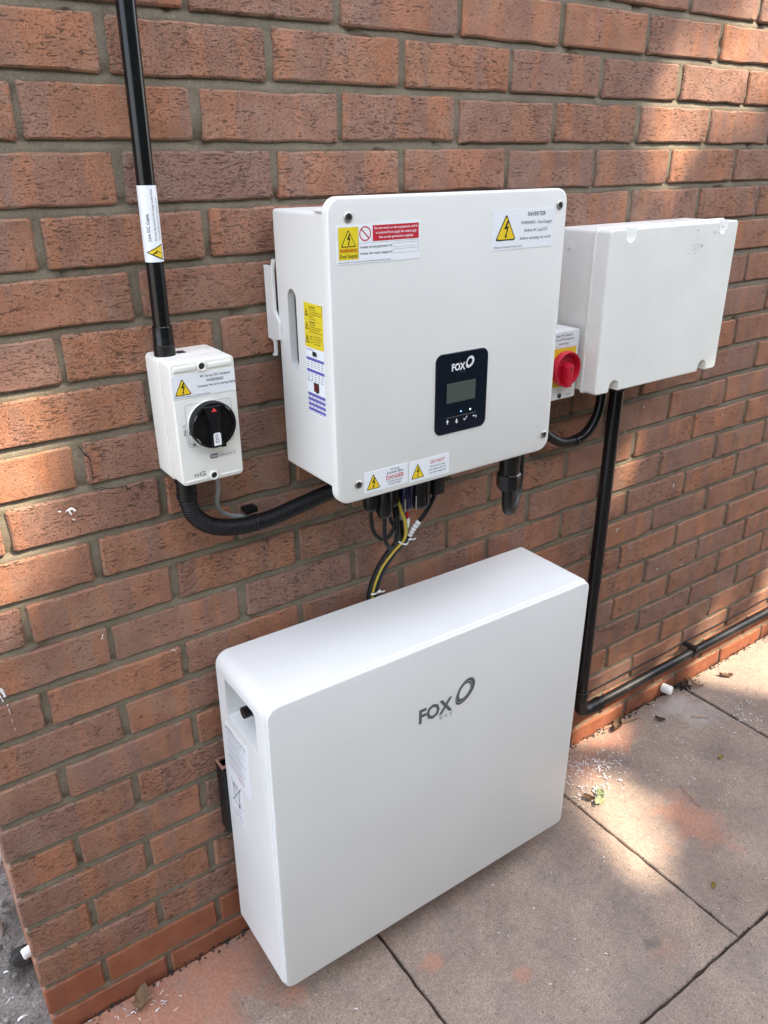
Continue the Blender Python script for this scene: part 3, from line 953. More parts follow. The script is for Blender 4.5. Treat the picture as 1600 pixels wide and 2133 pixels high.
for z in (1.1900, 1.1870, 1.1840, 1.1735, 1.1705, 1.1675, 1.1645, 1.1395, 1.1320, 1.1245, 1.1165):
    for u in (.1145, .1250, .1345, .1440, .1535):
        P.rect(('table_text', 'grey_ink'), u, z, u + .0055, z + .0009, 0)
P.text(('lettering', 'violet'), 'BATTERY', .1140, 1.1620, .0019, 0, width=.0120, align='l')
P.rect(('device_drawing', 'ink'), .1305, 1.2005, .1405, 1.2075, 0); P.rect(('device_drawing', 'grey_ink'), .1408, 1.2010, .1435, 1.2065, 0)
P.rect(('device_drawing', 'ink'), .1305, 1.1490, .1455, 1.1625, 0); P.rect(('device_drawing', 'ink'), .1360, 1.1472, .1415, 1.1489, 0)
for z in (1.1515, 1.1550, 1.1585): P.rect(('device_drawing', 'red_ink'), .1325, z, .1435, z + .0008, .0002)
P.finish(st)
# connectors and cable glands under the box
def gland(name, x, y, zb, r, mat='black_plastic', nut=.5, lab=None, ht=None, facets=8):
    top = 1.0112; ln = top - zb
    b = bmesh.new()
    lathe(b, [(r * .82, 0), (r * .82, ln * (1 - nut))], (x, y, top), (0, 0, -1), 20)
    h0 = ln * (1 - nut)
    g_ = bmesh.new()
    lathe(g_, [(r * .96, h0), (r * 1.04, h0 + .002), (r * 1.04, ln - .008), (r * .84, ln - .002), (r * .62, ln)], (x, y, top), (0, 0, -1), n=24)
    # ribbed grip of the nut
    for i in range(0, 24, 2):
        a = 2 * PI * (i + .5) / 24
        box_ = bmesh.new(); box(box_, -.0009, .0009, -.0007, .0007, 0, max(.004, (ln - .010) - h0))
        box_.transform(Matrix.Translation((x + r * 1.05 * math.cos(a), y + r * 1.05 * math.sin(a), top - (ln - .009))) @ Matrix.Rotation(a + PI / 2, 4, 'Z'))
        merge(g_, box_)
    merge(b, g_)
    o = obj(name, b, M[mat], inv)
    if lab: o['label'] = lab
    return o
gland('cable_gland', .187, -.122, .930, .0125)
gland('cable_gland', .210, -.127, .914, .0128)
gland('cable_gland', .235, -.112, .922, .0115)
gland('solar_connector', .262, -.114, .909, .0130, 'navy', lab='blue black plug connector with a steel clip')
gland('cable_gland', .293, -.112, .906, .0185)
b = bmesh.new(); box(b, .3140, .338, -.128, -.102, .925, 1.0112, .003, 2)
tag(obj('plug_housing', b, M['black_plastic'], inv), 'square black plug housing over the diagonal black cable')
b = bmesh.new()
for a in (-.0125, .0105):
    b = bmesh.new(); box(b, .262 + a, .264 + a, -.1305, -.1270, .9125, .937, .0004, 1); obj('connector_clip', b, M['steel'], inv)
# long mains connector
b = bmesh.new(); lathe(b, [(.0205, 0), (.0205, .062), (.0195, .066), (.0195, .090)], (.497, -.118, 1.0112), (0, 0, -1), 26)
mc = obj('mains_connector', b, M['black_gloss'], inv)
b = bmesh.new(); lathe(b, [(.0205, .086), (.0225, .089), (.0225, .112), (.0190, .119), (.0125, .121)], (.497, -.118, 1.0112), (0, 0, -1), facets=8)
obj('hexagon_nut', b, M['black_gloss'], mc, smooth=25)

# ================================================================== BATTERY
bat = thing('battery', 'large white wall battery unit with grey logo, under the inverter, near the slabs', 'battery', (.28, -.03, .07))
b = bmesh.new(); prism(b, rrect(-.080, .0655, .6365, .6985, [.016, .024, .020, .018], 8), 'Y', -.030, -.2085, .0075, 4)
case = obj('casing', b, M['casing'], bat)
c = bmesh.new(); prism(c, rrect(-.176, .5885, -.0625, .6665, [.004, .012, .004, .004], 4), 'X', -.120, -.030)
cut(case, c)
b = bmesh.new(); prism(b, rrect(-.0775, .0685, .6340, .6962, [.015, .022, .018, .016], 8), 'Y', -.2080, -.2150, .0030, 3)
obj('front_cover', b, M['casing'], bat)
# sloping sill in the recess
b = bmesh.new(); prism(b, [(-.0790, .588), (-.0315, .588), (-.0315, .598), (-.0785, .5892)], 'Y', -.0635, -.1750)
obj('recess_sill', b, M['casing'], bat)
# plug in the recess
b = bmesh.new(); lathe(b, [(.0175, 0), (.0175, .012), (.0150, .013), (.0150, .024), (.0100, .025), (.0100, .042)], (-.031, -.112, .624), (-1, 0, 0), 20)
obj('power_plug', b, M['black_plastic'], bat)
b = bmesh.new(); lathe(b, [(.010, 0), (.010, .012), (.007, .013), (.007, .022)], (-.031, -.092, .652), (-1, 0, 0), 16)
obj('power_plug', b, M['black_plastic'], bat)
P = Print(on_front(-.2151))
fox(P, .2130, .5385, .0765, .0290, 'logo_ink', 'pale_ink', (.3185, .5655, .0290, .0185), .0003)
P.finish(bat)
st, P = sticker(bat, on_left(-.080), .0440, .4560, .1360, .5700, name='rating_label', label='white side label with fine print and bin symbol')
P.rect(('title_bar', 'grey_ink'), .0530, .5630, .0800, .5637, 0)
P.text(('lettering', 'grey_ink'), 'RECHARGEABLE LI-ION BATTERY', .0470, .5560, .0050, 0, width=.083, align='l')
for i in range(14):
    wd = random.Random(i).uniform(.05, .08)
    P.rect(('fine_print', 'pale_ink'), .0485, .5480 - .0056 * i, .0485 + wd, .5489 - .0056 * i, 0)
    if i % 3 == 0: P.rect(('fine_print', 'pale_ink'), .0485, .5500 - .0056 * i, .0485 + wd * .8, .5507 - .0056 * i, 0)
for u in (.085, .094, .103): P.rect(('certification_mark', 'orange_ink'), u, .4670, u + .006, .4730, 0); P.rect(('certification_mark', 'white_ink'), u + .001, .4680, u + .005, .4720, .0002)
P.finish(st)
st, P = sticker(bat, on_left(-.080), .0440, .3600, .0960, .4558, name='rating_label', label='lower part of the side label with crossed bin symbol')
def stroke(a, c, t=.0014):
    d = (Vector(c) - Vector(a)); n_ = Vector((-d.y, d.x)).normalized() * t / 2
    P.poly(('bin_symbol', 'ink'), [(a[0] + n_.x, a[1] + n_.y), (c[0] + n_.x, c[1] + n_.y), (c[0] - n_.x, c[1] - n_.y), (a[0] - n_.x, a[1] - n_.y)], 0)
for a, c in (((.056, .440), (.086, .440)), ((.058, .440), (.062, .402)), ((.084, .440), (.080, .402)), ((.062, .402), (.080, .402)), ((.052, .450), (.092, .398)), ((.092, .450), (.052, .398)), ((.062, .444), (.080, .444))):
    stroke(a, c)
P.rect(('bin_symbol', 'ink'), .076, .397, .082, .402, 0)
P.text(('lettering', 'grey_ink'), 'Li-ion', .075, .386, .004, 0, width=.014)
for i in range(3): P.rect(('fine_print', 'pale_ink'), .050, .378 - .005 * i, .090, .3788 - .005 * i, 0)
P.finish(st)
# hanging channel fixed to the wall behind it
b = bmesh.new(); prism(b, [(-.088, -.003), (-.088, -.030), (-.0845, -.030), (-.0845, -.0065), (-.050, -.0065), (-.050, -.003)], 'Z', .300, .452)
prism(b, [(-.084, -.0295), (-.084, -.0275), (-.050, -.0275), (-.050, -.0295)], 'Z', .300, .446)
obj('hanging_bracket', b, M['black_plastic'], bat)
b = bmesh.new(); prism(b, [(-.0885, -.002), (-.0885, -.0305), (-.050, -.0305), (-.050, -.0265), (-.0845, -.0265), (-.0845, -.006), (-.050, -.006), (-.050, -.002)], 'Z', .4523, .4575, .0008, 1)
obj('bracket_rim', b, M['copper'], bat)
bat.rotation_euler = (0, math.radians(.7), 0)

# ================================================================== DC ISOLATOR
iso = thing('rotary_isolator', 'off-white isolator box with round black rotary knob, below the thin black conduit', 'isolator', (-.065, 0, 1.03))
b = bmesh.new(); prism(b, rrect(-.1125, 1.0305, -.0155, 1.2090, .007, 4), 'Y', -.0012, -.0505, .0012, 2)
base = obj('base', b, M['grey_plastic'], iso)
b = bmesh.new(); prism(b, rrect(-.1100, 1.0310, -.0155, 1.2085, .0065, 4), 'Y', -.0512, -.0865, .0030, 3)
cov = obj('cover', b, M['grey_plastic'], iso)
for x0, x1, z in ((-.1045, -.0725, 1.1990), (-.0555, -.0210, 1.1990)):
    b = bmesh.new(); box(b, x0, x1, -.0885, -.0860, z - .0035, z + .0035, .0011, 2); obj('raised_bar', b, M['grey_plastic'], iso)
b = bmesh.new(); box(b, -.1040, -.0715, -.0878, -.0860, 1.0352, 1.0385, .0008, 2); box(b, -.0535, -.0205, -.0878, -.0860, 1.0352, 1.0385, .0008, 2)
obj('raised_bar', b, M['grey_plastic'], iso)
for x, z in ((-.0645, 1.1995), (-.0625, 1.0395)):
    b = bmesh.new(); lathe(b, [(.0072, 0), (.0072, .0022), (.0058, .0032), (.0046, .0026), (.0044, .0010)], (x, -.0862, z), (0, -1, 0), 20); s = obj('screw_boss', b, M['grey_plastic'], iso)
    b = bmesh.new(); lathe(b, [(.0042, .0005), (.0042, .0014)], (x, -.0862, z), (0, -1, 0), 14); obj('screw', b, M['dark_steel'], s)
# knock-outs in the top
b = bmesh.new(); box(b, -.0765, -.0645, -.036, -.022, 1.2080, 1.2096, 0); obj('knockout', b, M['dark_steel'], iso)
b = bmesh.new(); lathe(b, [(.011, 0), (.011, .0008), (.0095, .0010)], (-.036, -.026, 1.2088), (0, 0, 1), 22); obj('knockout', b, M['grey_plastic'], iso)
FI = on_front(-.0866)
st, P = sticker(iso, FI, -.1096, 1.1588, -.0168, 1.1905, name='warning_sticker')
P.triangle(-.0945, 1.1632, .0245, 0, ht=.0235)
P.text(('lettering', 'ink'), 'PV Array DC Isolator', -.0455, 1.1838, .0036, 0, width=.0450)
P.text(('lettering', 'ink'), 'WARNING', -.0470, 1.1770, .0042, 0, width=.0255, bold=.01)
P.text(('lettering', 'ink'), 'Contains live parts during daylig', -.0172, 1.1708, .0032, 0, width=.0560, align='r')
P.text(('small_lettering', 'grey_ink'), 'Place on DC isolator (at inverter location)', -.1078, 1.1602, .0022, 0, width=.0520, align='l')
P.finish(st)
P = Print(lambda u, v, h: FI(u, v, h + .0003))
P.band(('printed_border', 'grey_ink'), rrect(-.0950, 1.0868, -.0262, 1.1492, .005, 4), rrect(-.0946, 1.0872, -.0266, 1.1488, .0047, 4), 0)
P.text(('lettering', 'grey_ink'), 'ABI O', -.0968, 1.1050, .0034, 0, width=.0165, align='l', rot=PI / 2)
P.rect(('padlock_mark', 'grey_ink'), -.0890, 1.0885, -.0845, 1.0912, 0); P.frame(('padlock_mark', 'grey_ink'), -.0882, 1.0912, -.0853, 1.0938, .0005, 0)
P.poly(('padlock_mark', 'grey_ink'), [(-.0928, 1.0935), (-.0924, 1.0940), (-.0890, 1.0912), (-.0893, 1.0908)], 0)
P.band(('model_badge', 'grey_ink'), rrect(-.0660, 1.0645, -.0250, 1.0715, .0034, 4), rrect(-.0657, 1.0648, -.0253, 1.0712, .0031, 4), 0)
P.poly(('model_badge', 'grey_ink'), rrect(-.0658, 1.0647, -.0535, 1.0713, [.0005, .0032, .0032, .0005], 4), 0)
P.text(('badge_lettering', 'grey_ink'), 'Hurricane 6', -.0515, 1.0664, .0034, .0001, width=.0240, align='l', slant=.2)
P.text(('badge_lettering', 'white_ink'), 'IP66', -.0640, 1.0664, .0030, .0003, width=.0090, align='l')
P.text(('maker_lettering', 'grey_ink'), 'nG', -.0915, 1.0420, .0066, 0, width=.0165, align='l', bold=.015)
P.finish(iso)
# knob
KX, KZ = -.0605, 1.1180
b = bmesh.new(); lathe(b, [(.0325, 0), (.0325, .0030), (.0300, .0040)], (KX, -.0862, KZ), (0, -1, 0), 40); obj('knob_base', b, M['white'], iso)
b = bmesh.new(); lathe(b, [(.0320, .0045), (.0335, .0055), (.0335, .0150), (.0322, .0170), (.0290, .0170), (.0280, .0120), (.0000, .0118)], (KX, -.0862, KZ), (0, -1, 0), 48)
kn = obj('rotary_knob', b, M['black_plastic'], iso)
def grip(bm, pts, y0, y1, bev):
    prism(bm, pts, 'Y', y0, y1, bev, 2)
b = bmesh.new()
grip(b, [(KX - .0150, KZ + .0290), (KX - .0060, KZ + .004), (KX - .0080, KZ - .0300), (KX + .0080, KZ - .0300), (KX + .0060, KZ + .004), (KX + .0100, KZ + .0290)], -.0975, -.1085, .0018)
gp = obj('grip', b, M['black_plastic'], kn)
b = bmesh.new(); box(b, KX - .0345, KX - .0310, -.1020, -.0930, KZ - .010, KZ - .004, .0008, 1); obj('knob_lug', b, M['black_plastic'], kn); b = bmesh.new(); box(b, KX + .008, KX + .016, -.1010, -.0930, KZ - .0345, KZ - .0300, .0008, 1)
obj('knob_lug', b, M['black_plastic'], kn)
P = Print(on_front(-.1087))
P.poly(('pointer_mark', 'red_mark'), [(KX - .0050, KZ + .0215), (KX + .0030, KZ + .0215), (KX - .0010, KZ + .0275)], .0002)
P.poly(('badge_plate', 'white_ink'), rrect(KX - .0055, KZ - .0275, KX + .0055, KZ - .0090, [.003, .003, .001, .001], 3), .0002)
P.text(('badge_print', 'grey_ink'), 'nG', KX - .0030, KZ - .0115, .0052, .0005, width=.0120, align='l', bold=.01, rot=-PI / 2)
for t in (150, 215, 45):
    a = math.radians(t)
    c0 = Vector((KX + .0305 * math.cos(a), KZ + .0305 * math.sin(a))); tn = Vector((-math.sin(a), math.cos(a)))
    rn = Vector((math.cos(a), math.sin(a)))
    q = [c0 + tn * .004 + rn * .0006, c0 - tn * .004 + rn * .0006, c0 - tn * .004 - rn * .0006, c0 + tn * .004 - rn * .0006]
    P.bm(('rim_slot', 'pale_ink'))
    b_ = P.bms[('rim_slot', 'pale_ink')]; b_.faces.new([b_.verts.new((p.x, -.1034, p.y)) for p in q])
P.finish(kn)
# glands under the isolator
b = bmesh.new(); lathe(b, [(.0165, 0), (.0165, .012), (.0150, .013), (.0150, .030), (.0160, .031), (.0160, .038)], (-.088, -.035, 1.0304), (0, 0, -1), 22); obj('conduit_adaptor', b, M['black_plastic'], iso)
b = bmesh.new(); lathe(b, [(.0150, 0), (.0150, .008), (.0130, .013), (.0080, .016)], (-.036, -.034, 1.0304), (0, 0, -1), 22); obj('cable_gland', b, M['black_plastic'], iso)

# ================================================================== LEFT CONDUIT with its sticker
con = thing('conduit', 'thin black vertical conduit with white sticker, running up from the isolator box', 'conduit', (-.094, -.033, 1.21))
PX = lambda z: -.0945 + (z - 1.21) * .0125
b = bmesh.new(); tube(b, [Vector((PX(z), -.033, z)) for z in [1.245 + .1 * i for i in range(11)]], .0118, 24); obj('pipe', b, M['black_gloss'], con)
b = bmesh.new(); lathe(b, [(.0145, 0), (.0143, .022), (.0140, .0225), (.0137, .040), (.0128, .0412)], (PX(1.22), -.033, 1.2085), (.0125, 0, 1), 26); obj('coupler', b, M['black_gloss'], con)
b = bmesh.new(); lathe(b, [(.0148, 0), (.0148, .015), (.0144, .0155)], (PX(1.21), -.033, 1.2088), (.0125, 0, 1), 26); obj('coupler_collar', b, M['dusty_black'], con)
def wrap(u, v, h):
    # u runs up the pipe, v to the left round it
    r = .0118 + h
    a = math.radians(-90) - math.radians(20) - v / .0118
    z = 1.334 + u
    return (PX(z) + r * math.cos(a), -.033 + r * math.sin(a), z)
st, P = sticker(con, wrap, 0, -.0235, .0935, .0200, name='warning_sticker', nu=(6, 16))
def slices(key, u, v0, s, ht, h, n=14):
    for i in range(n):
        a, c = i / n, (i + 1) / n
        wa, wc = s / 2 * (1 - a), s / 2 * (1 - c)
        P.poly(key, [(u - wa, v0 + ht * a), (u + wa, v0 + ht * a), (u + wc, v0 + ht * c), (u - wc, v0 + ht * c)], h)
slices(('hazard_triangle', 'ink'), .0125, -.0125, .0205, .0215, .0001)
slices(('hazard_triangle_fill', 'yellow'), .0125, -.0112, .0165, .0172, .0004)
for q in ([(.0095, .0005), (.0105, .0012), (.0140, -.0040), (.0120, -.0045)], [(.0110, -.0035), (.0140, -.0052), (.0150, -.0040), (.0120, -.0025)], [(.0140, -.0050), (.0150, -.0040), (.0122, -.0092), (.0112, -.0086)]):
    P.poly(('hazard_triangle_bolt', 'ink'), q, .0009)
P.text(('lettering', 'ink'), 'Live DC Cable', .0265, .0010, .0040, .0002, width=.0330, align='l')
P.text(('small_lettering', 'grey_ink'), 'Do not disconnect DC plugs under load.', .0265, -.0062, .0026, .0002, width=.0630, align='l')
P.text(('small_lettering', 'grey_ink'), 'Turn off AC and DC isolators first', .0265, -.0118, .0026, .0002, width=.0520, align='l')
P.finish(st)

# ================================================================== FLEXIBLE CONDUIT, GREY CABLE
fx = thing('flexible_conduit', 'ribbed black flexible conduit curving from the isolator box to the inverter', 'conduit', (.03, -.03, .93))
path = spline([(-.088, -.035, 1.000), (-.0875, -.035, .985), (-.080, -.035, .960), (-.055, -.035, .936), (-.012, -.034, .922), (.042, -.034, .921), (.095, -.034, .929), (.155, -.036, .940), (.215, -.045, .955)], .0007)
b = bmesh.new(); tube(b, path, .0132, 16, rfn=lambda s: .0130 + .0008 * max(-.7, math.sin(2 * PI * s / .0040))); obj('ribbed_tube', b, M['black_matt'], fx, smooth=80)
b = bmesh.new(); box(b, .010, .033, -.022, -.001, .9315, .9415, .003, 2)
lathe(b, [(.0139, -.003), (.0143, -.0025), (.0143, .0025), (.0139, .003)], (.0215, -.034, .9205), (1, 0, .03), 20)
obj('saddle_clip', b, M['black_plastic'], fx)
b = bmesh.new(); tube(b, spline([(-.036, -.033, 1.017), (-.036, -.030, .990), (-.037, -.022, .968), (-.030, -.016, .948), (-.013, -.013, .934), (.012, -.012, .926), (.03, -.012, .921)], .004), .0035, 10)
tag(obj('grey_cable', b, M['grey_cable']), 'thin grey cable hanging from the isolator box behind the ribbed conduit', 'cable')

# ================================================================== ENCLOSURE
enc = thing('enclosure', 'plain grey-white rectangular enclosure with four corner notches, nothing printed on its lid', 'enclosure', (.90, 0, 1.035))
b = bmesh.new(); prism(b, rrect(.7105, 1.0360, 1.0915, 1.3355, .007, 4), 'Y', -.0012, -.0840, .0010, 1); obj('box_body', b, M['box_plastic'], enc)
b = bmesh.new(); prism(b, rrect(.7060, 1.0320, 1.0960, 1.3395, .008, 4), 'Y', -.0842, -.0895, .0015, 2, both=True); obj('rim', b, M['box_plastic'], enc)
b = bmesh.new(); prism(b, rrect(.7085, 1.0345, 1.0930, 1.3370, .0075, 5), 'Y', -.0897, -.1220, .0030, 3)
lid = obj('lid', b, M['box_plastic'], enc)
c = bmesh.new()
for x, top in ((.7635, 1), (1.0430, 1), (.7615, 0), (1.0430, 0)):
    pts = []
    zc = 1.3270 if top else 1.0440
    for i in range(11):
        t = (PI + PI * i / 10) if top else PI * i / 10
        pts.append((x + .0145 * math.cos(t), zc + .0145 * math.sin(t)))
    if top: pts += [(x + .0145, 1.332), (x + .018, 1.345), (x - .018, 1.345), (x - .0145, 1.332)]
    else: pts += [(x - .0145, 1.040), (x - .018, 1.020), (x + .018, 1.020), (x + .0145, 1.040)]
    prism(c, pts, 'Y', -.0930, -.140)
cut(lid, c)
for x, z in ((.7635, 1.3300), (1.0430, 1.3300), (.7615, 1.0420), (1.0430, 1.0420)):
    b = bmesh.new(); lathe(b, [(.0060, 0), (.0060, .008), (.0048, .0095)], (x, -.0900, z), (0, -1, 0), 16); obj('lid_screw', b, M['grey_plastic'], enc)
b = bmesh.new(); box(b, .7085, .7102, -.030, -.022, 1.298, 1.310, .0004, 1); obj('fixing_tab', b, M['white'], enc)
P = Print(on_front(-.1221)); P.text(('moulded_mark', 'box_plastic'), 'CE', .8070, 1.0560, .0085, .0004, width=.022, bold=.01); P.finish(enc)
# scuffs on the lid
b = bmesh.new(); rg = random.Random(9)
for i in range(34):
    x = rg.gauss(.965 if i < 22 else 1.02, .014 if i < 22 else .018); z = rg.gauss(1.292, .010) if i < 22 else rg.gauss(1.318, .004)
    s = rg.uniform(.0006, .0022); a = rg.uniform(0, PI)
    q = [(x + s * (1.8 if j % 2 else .6) * math.cos(a + j * PI / 3), z + s * .7 * math.sin(a + j * PI / 3)) for j in range(6)]
    b.faces.new([b.verts.new((u, -.1222 - .00003 * i, v)) for u, v in q])
for i in range(26):
    x, z, s = rg.uniform(.73, 1.07), rg.uniform(1.06, 1.31), rg.uniform(.0003, .0010)
    b.faces.new([b.verts.new((x + s * math.cos(t), -.12225, z + s * math.sin(t))) for t in (0, 1.2, 2.4, 3.8, 5.1)])
tag(obj('scuff_marks', b, simple('scuff', (.42, .39, .36), .7), enc, smooth=0), kind='stuff')

# ================================================================== AC SWITCH
ac = thing('emergency_switch', 'small white switch box with red rotary knob on yellow plate, partly behind the inverter', 'isolator', (.655, 0, 1.03))
b = bmesh.new(); prism(b, rrect(.6100, 1.0265, .6995, 1.1590, .004, 4), 'Y', -.0012, -.0790, .0022, 2); obj('switch_box', b, M['white'], ac)
FA = on_front(-.0790)
st, P = sticker(ac, FA, .6125, 1.1285, .6975, 1.1575, name='warning_sticker')
for s, z, wd in (('Solar PV System', 1.1490, .046), ('Point of Emergency', 1.1420, .054), ('switching', 1.1340, .026)):
    P.text(('lettering', 'ink'), s, .6560, z, .0038, 0, width=wd)
P.text(('small_lettering', 'grey_ink'), 'Place on isolator', .6200, 1.1300, .0018, 0, width=.024, align='l')
P.finish(st)
P = Print(lambda u, v, h: FA(u, v, h + .0003)); P.rect(('yellow_plate', 'yellow'), .6225, 1.0530, .6925, 1.1270, 0)
P.text(('maker_lettering', 'pale_ink'), 'isolator', .6830, 1.0335, .0030, 0, width=.016); P.finish(ac)
b = bmesh.new(); lathe(b, [(.0045, 0), (.0045, .0020), (.0035, .0022)], (.6560, -.0790, 1.0345), (0, -1, 0), 14); obj('screw', b, M['dark_steel'], ac)
AX, AZ = .6570, 1.0895
b = bmesh.new(); lathe(b, [(.0290, 0), (.0325, .003), (.0335, .006), (.0335, .0155), (.0325, .0172), (.0302, .0172), (.0290, .0100), (.0282, .0050), (0, .0048)], (AX, -.0796, AZ), (0, -1, 0), 48)
rk = obj('red_knob', b, M['red'], ac)
b = bmesh.new(); prism(b, [(AX - .0085, AZ + .0060), (AX - .0068, AZ - .0335), (AX + .0068, AZ - .0335), (AX + .0085, AZ + .0060), (AX + .004, AZ + .0110), (AX - .004, AZ + .0110)], 'Y', -.0840, -.1030, .0025, 2)
gr = obj('grip', b, M['red'], rk)
b = bmesh.new(); lathe(b, [(.0020, 0), (.0020, .0006)], (AX, -.1030, AZ + .001), (0, -1, 0), 12); obj('pin_hole', b, M['dark_steel'], rk)

# ================================================================== LOOP CABLE between switch and enclosure, mains cable bend
lp = thing('looped_cable', 'thick black cable looping below the red-knob switch up to the enclosure', 'cable', (.75, -.04, .91))
b = bmesh.new(); pth = spline([(.655, -.040, 1.030), (.655, -.040, .985), (.665, -.040, .950), (.690, -.040, .930), (.722, -.040, .915), (.760, -.041, .912)], .006)
tube(b, pth, .0098, 14); obj('flexible_sleeve', b, M['rubber'], lp)
b = bmesh.new(); tube(b, spline([(.757, -.041, .912), (.780, -.041, .917), (.803, -.041, .932), (.820, -.041, .957), (.8265, -.041, .985), (.827, -.041, 1.036)], .006), .0108, 14); obj('flexible_sleeve', b, M['black_gloss'], lp)
b = bmesh.new(); lathe(b, [(.0112, 0), (.0118, .001), (.0118, .0025), (.0112, .0035)], (.756, -.041, .912), (1, 0, .1), 18); obj('sleeve_joint', b, M['black_plastic'], lp)
b = bmesh.new(); tube(b, spline([(.497, -.118, .895), (.498, -.118, .872), (.508, -.110, .846), (.535, -.090, .832), (.566, -.068, .842), (.583, -.056, .872), (.588, -.051, .920), (.588, -.050, .99), (.585, -.05, 1.04)], .005), .0115, 16)
tag(obj('mains_cable', b, M['rubber']), 'thick black cable bending back up from the long connector under the inverter', 'cable')

# ================================================================== RIGHT PIPE RUN
pr = thing('drain_pipe', 'black pipe running down from the enclosure, turning along the foot of the wall', 'pipe', (.88, -.035, .02))
PR = .0155
ZP = .1405
b = bmesh.new(); tube(b, [Vector((.880 + (z - .2) * .0035, -.035, z)) for z in [.165, .3, .5, .7, .9, 1.0]], PR, 22); obj('vertical_pipe', b, M['black_gloss'], pr)
b = bmesh.new(); lathe(b, [(PR, 0), (PR + .001, .004), (.0235, .022), (.0250, .036)], (.883, -.037, .9990), (0, 0, 1), 26); obj('tapered_adaptor', b, M['black_plastic'], pr)
b = bmesh.new(); tube(b, [Vector((x, -.035, ZP)) for x in [.935 + .25 * i for i in range(11)]], .0128, 22); obj('horizontal_pipe', b, M['dusty_black'], pr)
b = bmesh.new()
arc = [Vector((.918 - .038 * math.cos(t), -.035, .172 - .034 * math.sin(t))) for t in [PI / 2 * i / 10 for i in range(11)]]
tube(b, [Vector((.880, -.035, .212))] + arc + [Vector((.958, -.035, .138))], .0172, 22)
lathe(b, [(.0172, -.001), (.0186, .000), (.0186, .012), (.0172, .013)], (.880, -.035, .200), (0, 0, 1), 24)
lathe(b, [(.0165, -.001), (.0178, .000), (.0178, .014), (.0160, .015)], (.946, -.035, .138), (1, 0, 0), 24)
obj('elbow', b, M['dusty_black'], pr)
for x in (1.345, 2.2):
    b = bmesh.new(); lathe(b, [(.0132, 0), (.0152, .001), (.0152, .022), (.0132, .023)], (x, -.035, ZP), (1, 0, 0), 24)
    box(b, x + .004, x + .021, -.050, -.0012, ZP + .009, ZP + .019, .002, 1); obj('pipe_clip', b, M['black_plastic'], pr)
b = bmesh.new(); tube(b, [Vector((.955 + .1 * i, -.0035 - .0015 * (i % 2), ZP + .0165 + .0012 * math.sin(i * 1.7))) for i in range(24)], .0022, 8); obj('thin_dark_line', b, M['rubber'], pr)  # thin dark line along the wall, just above the low pipe
for z in (.62, .30):
    pass

# ================================================================== CABLES UNDER THE INVERTER
def cable(name, pts, r, mat, label, sm=60):
    b = bmesh.new(); tube(b, spline(pts, .004), r, 10)
    return tag(obj(name, b, M[mat], smooth=sm), label, 'cable')
cable('black_cable', [(.187, -.122, .940), (.187, -.121, .912), (.194, -.120, .885), (.214, -.117, .867), (.232, -.114, .872), (.245, -.110, .895), (.250, -.104, .95), (.250, -.100, 1.005)], .0034, 'rubber', 'thin black cable looping from the leftmost gland under the inverter')
cable('black_cable', [(.210, -.127, .920), (.210, -.127, .888), (.214, -.126, .864), (.226, -.123, .850), (.239, -.119, .860), (.246, -.114, .890), (.244, -.106, .930), (.243, -.100, 1.0)], .0038, 'rubber', 'black cable in the lowest hanging loop under the inverter')
cable('black_cable', [(.235, -.112, .930), (.233, -.110, .905), (.239, -.107, .886), (.251, -.103, .884), (.257, -.098, .905), (.258, -.094, .96), (.258, -.094, 1.0)], .0033, 'rubber', 'short black cable in the smallest loop, behind the other two loops')
c1 = thing('earth_cable', 'yellow and green earth cable running down from the inverter to the battery', 'cable', (.25, -.06, .70))
ypts = [(.236, -.117, .985), (.2407, -.118, .944), (.2490, -.1185, .9155), (.2615, -.115, .8827), (.2672, -.1045, .8486), (.2602, -.0785, .812), (.2512, -.0535, .770), (.2500, -.028, .7128), (.250, -.020, .660)]
b = bmesh.new(); tube(b, spline(ypts, .004), .0027, 10); obj('sheath', b, M['yellow_cable'], c1, smooth=60)
b = bmesh.new(); tube(b, [p + Vector((.0014, -.0010, .0003)) for p in spline(ypts, .004)], .0017, 8); obj('green_stripe', b, M['green_cable'], c1, smooth=60)
c2 = thing('red_cable', 'short red cable with white marker under the blue plug of the inverter', 'cable', (.27, -.1, .84))
rp = [(.262, -.114, .930), (.2650, -.115, .905), (.2668, -.113, .885), (.2700, -.105, .860), (.2730, -.098, .842)]
b = bmesh.new(); tube(b, spline(rp, .004), .0034, 10); obj('sheath', b, M['red_cable'], c2, smooth=60)
b = bmesh.new(); tube(b, spline([(.2660, -.1145, .893), (.2668, -.1130, .885), (.2682, -.1095, .874)], .003), .0045, 10); obj('marker_sleeve', b, M['white'], c2, smooth=60)
c3 = thing('black_cable', 'black cable with white printed marker slanting down from the square plug', 'cable', (.30, -.08, .70))
kp = [(.326, -.115, .940), (.3225, -.1155, .918), (.3035, -.115, .8907), (.2834, -.110, .8665), (.2742, -.100, .8418), (.2669, -.076, .8079), (.2590, -.051, .7642), (.2590, -.026, .7077), (.259, -.018, .655)]
b = bmesh.new(); tube(b, spline(kp, .004), .0040, 10); obj('sheath', b, M['rubber'], c3, smooth=60)
sp = spline([kp[2], kp[3], kp[4]], .003)
b = bmesh.new(); tube(b, sp[5:16], .0049, 12); mk = obj('marker_sleeve', b, M['white'], c3, smooth=60)
b = bmesh.new()
for i in (7, 9, 11, 13):
    p = sp[i]; tube(b, [p, p + (sp[i + 1] - p) * .35], .0050, 12)
tag(obj('marker_print', b, M['grey_ink'], mk), kind='stuff')
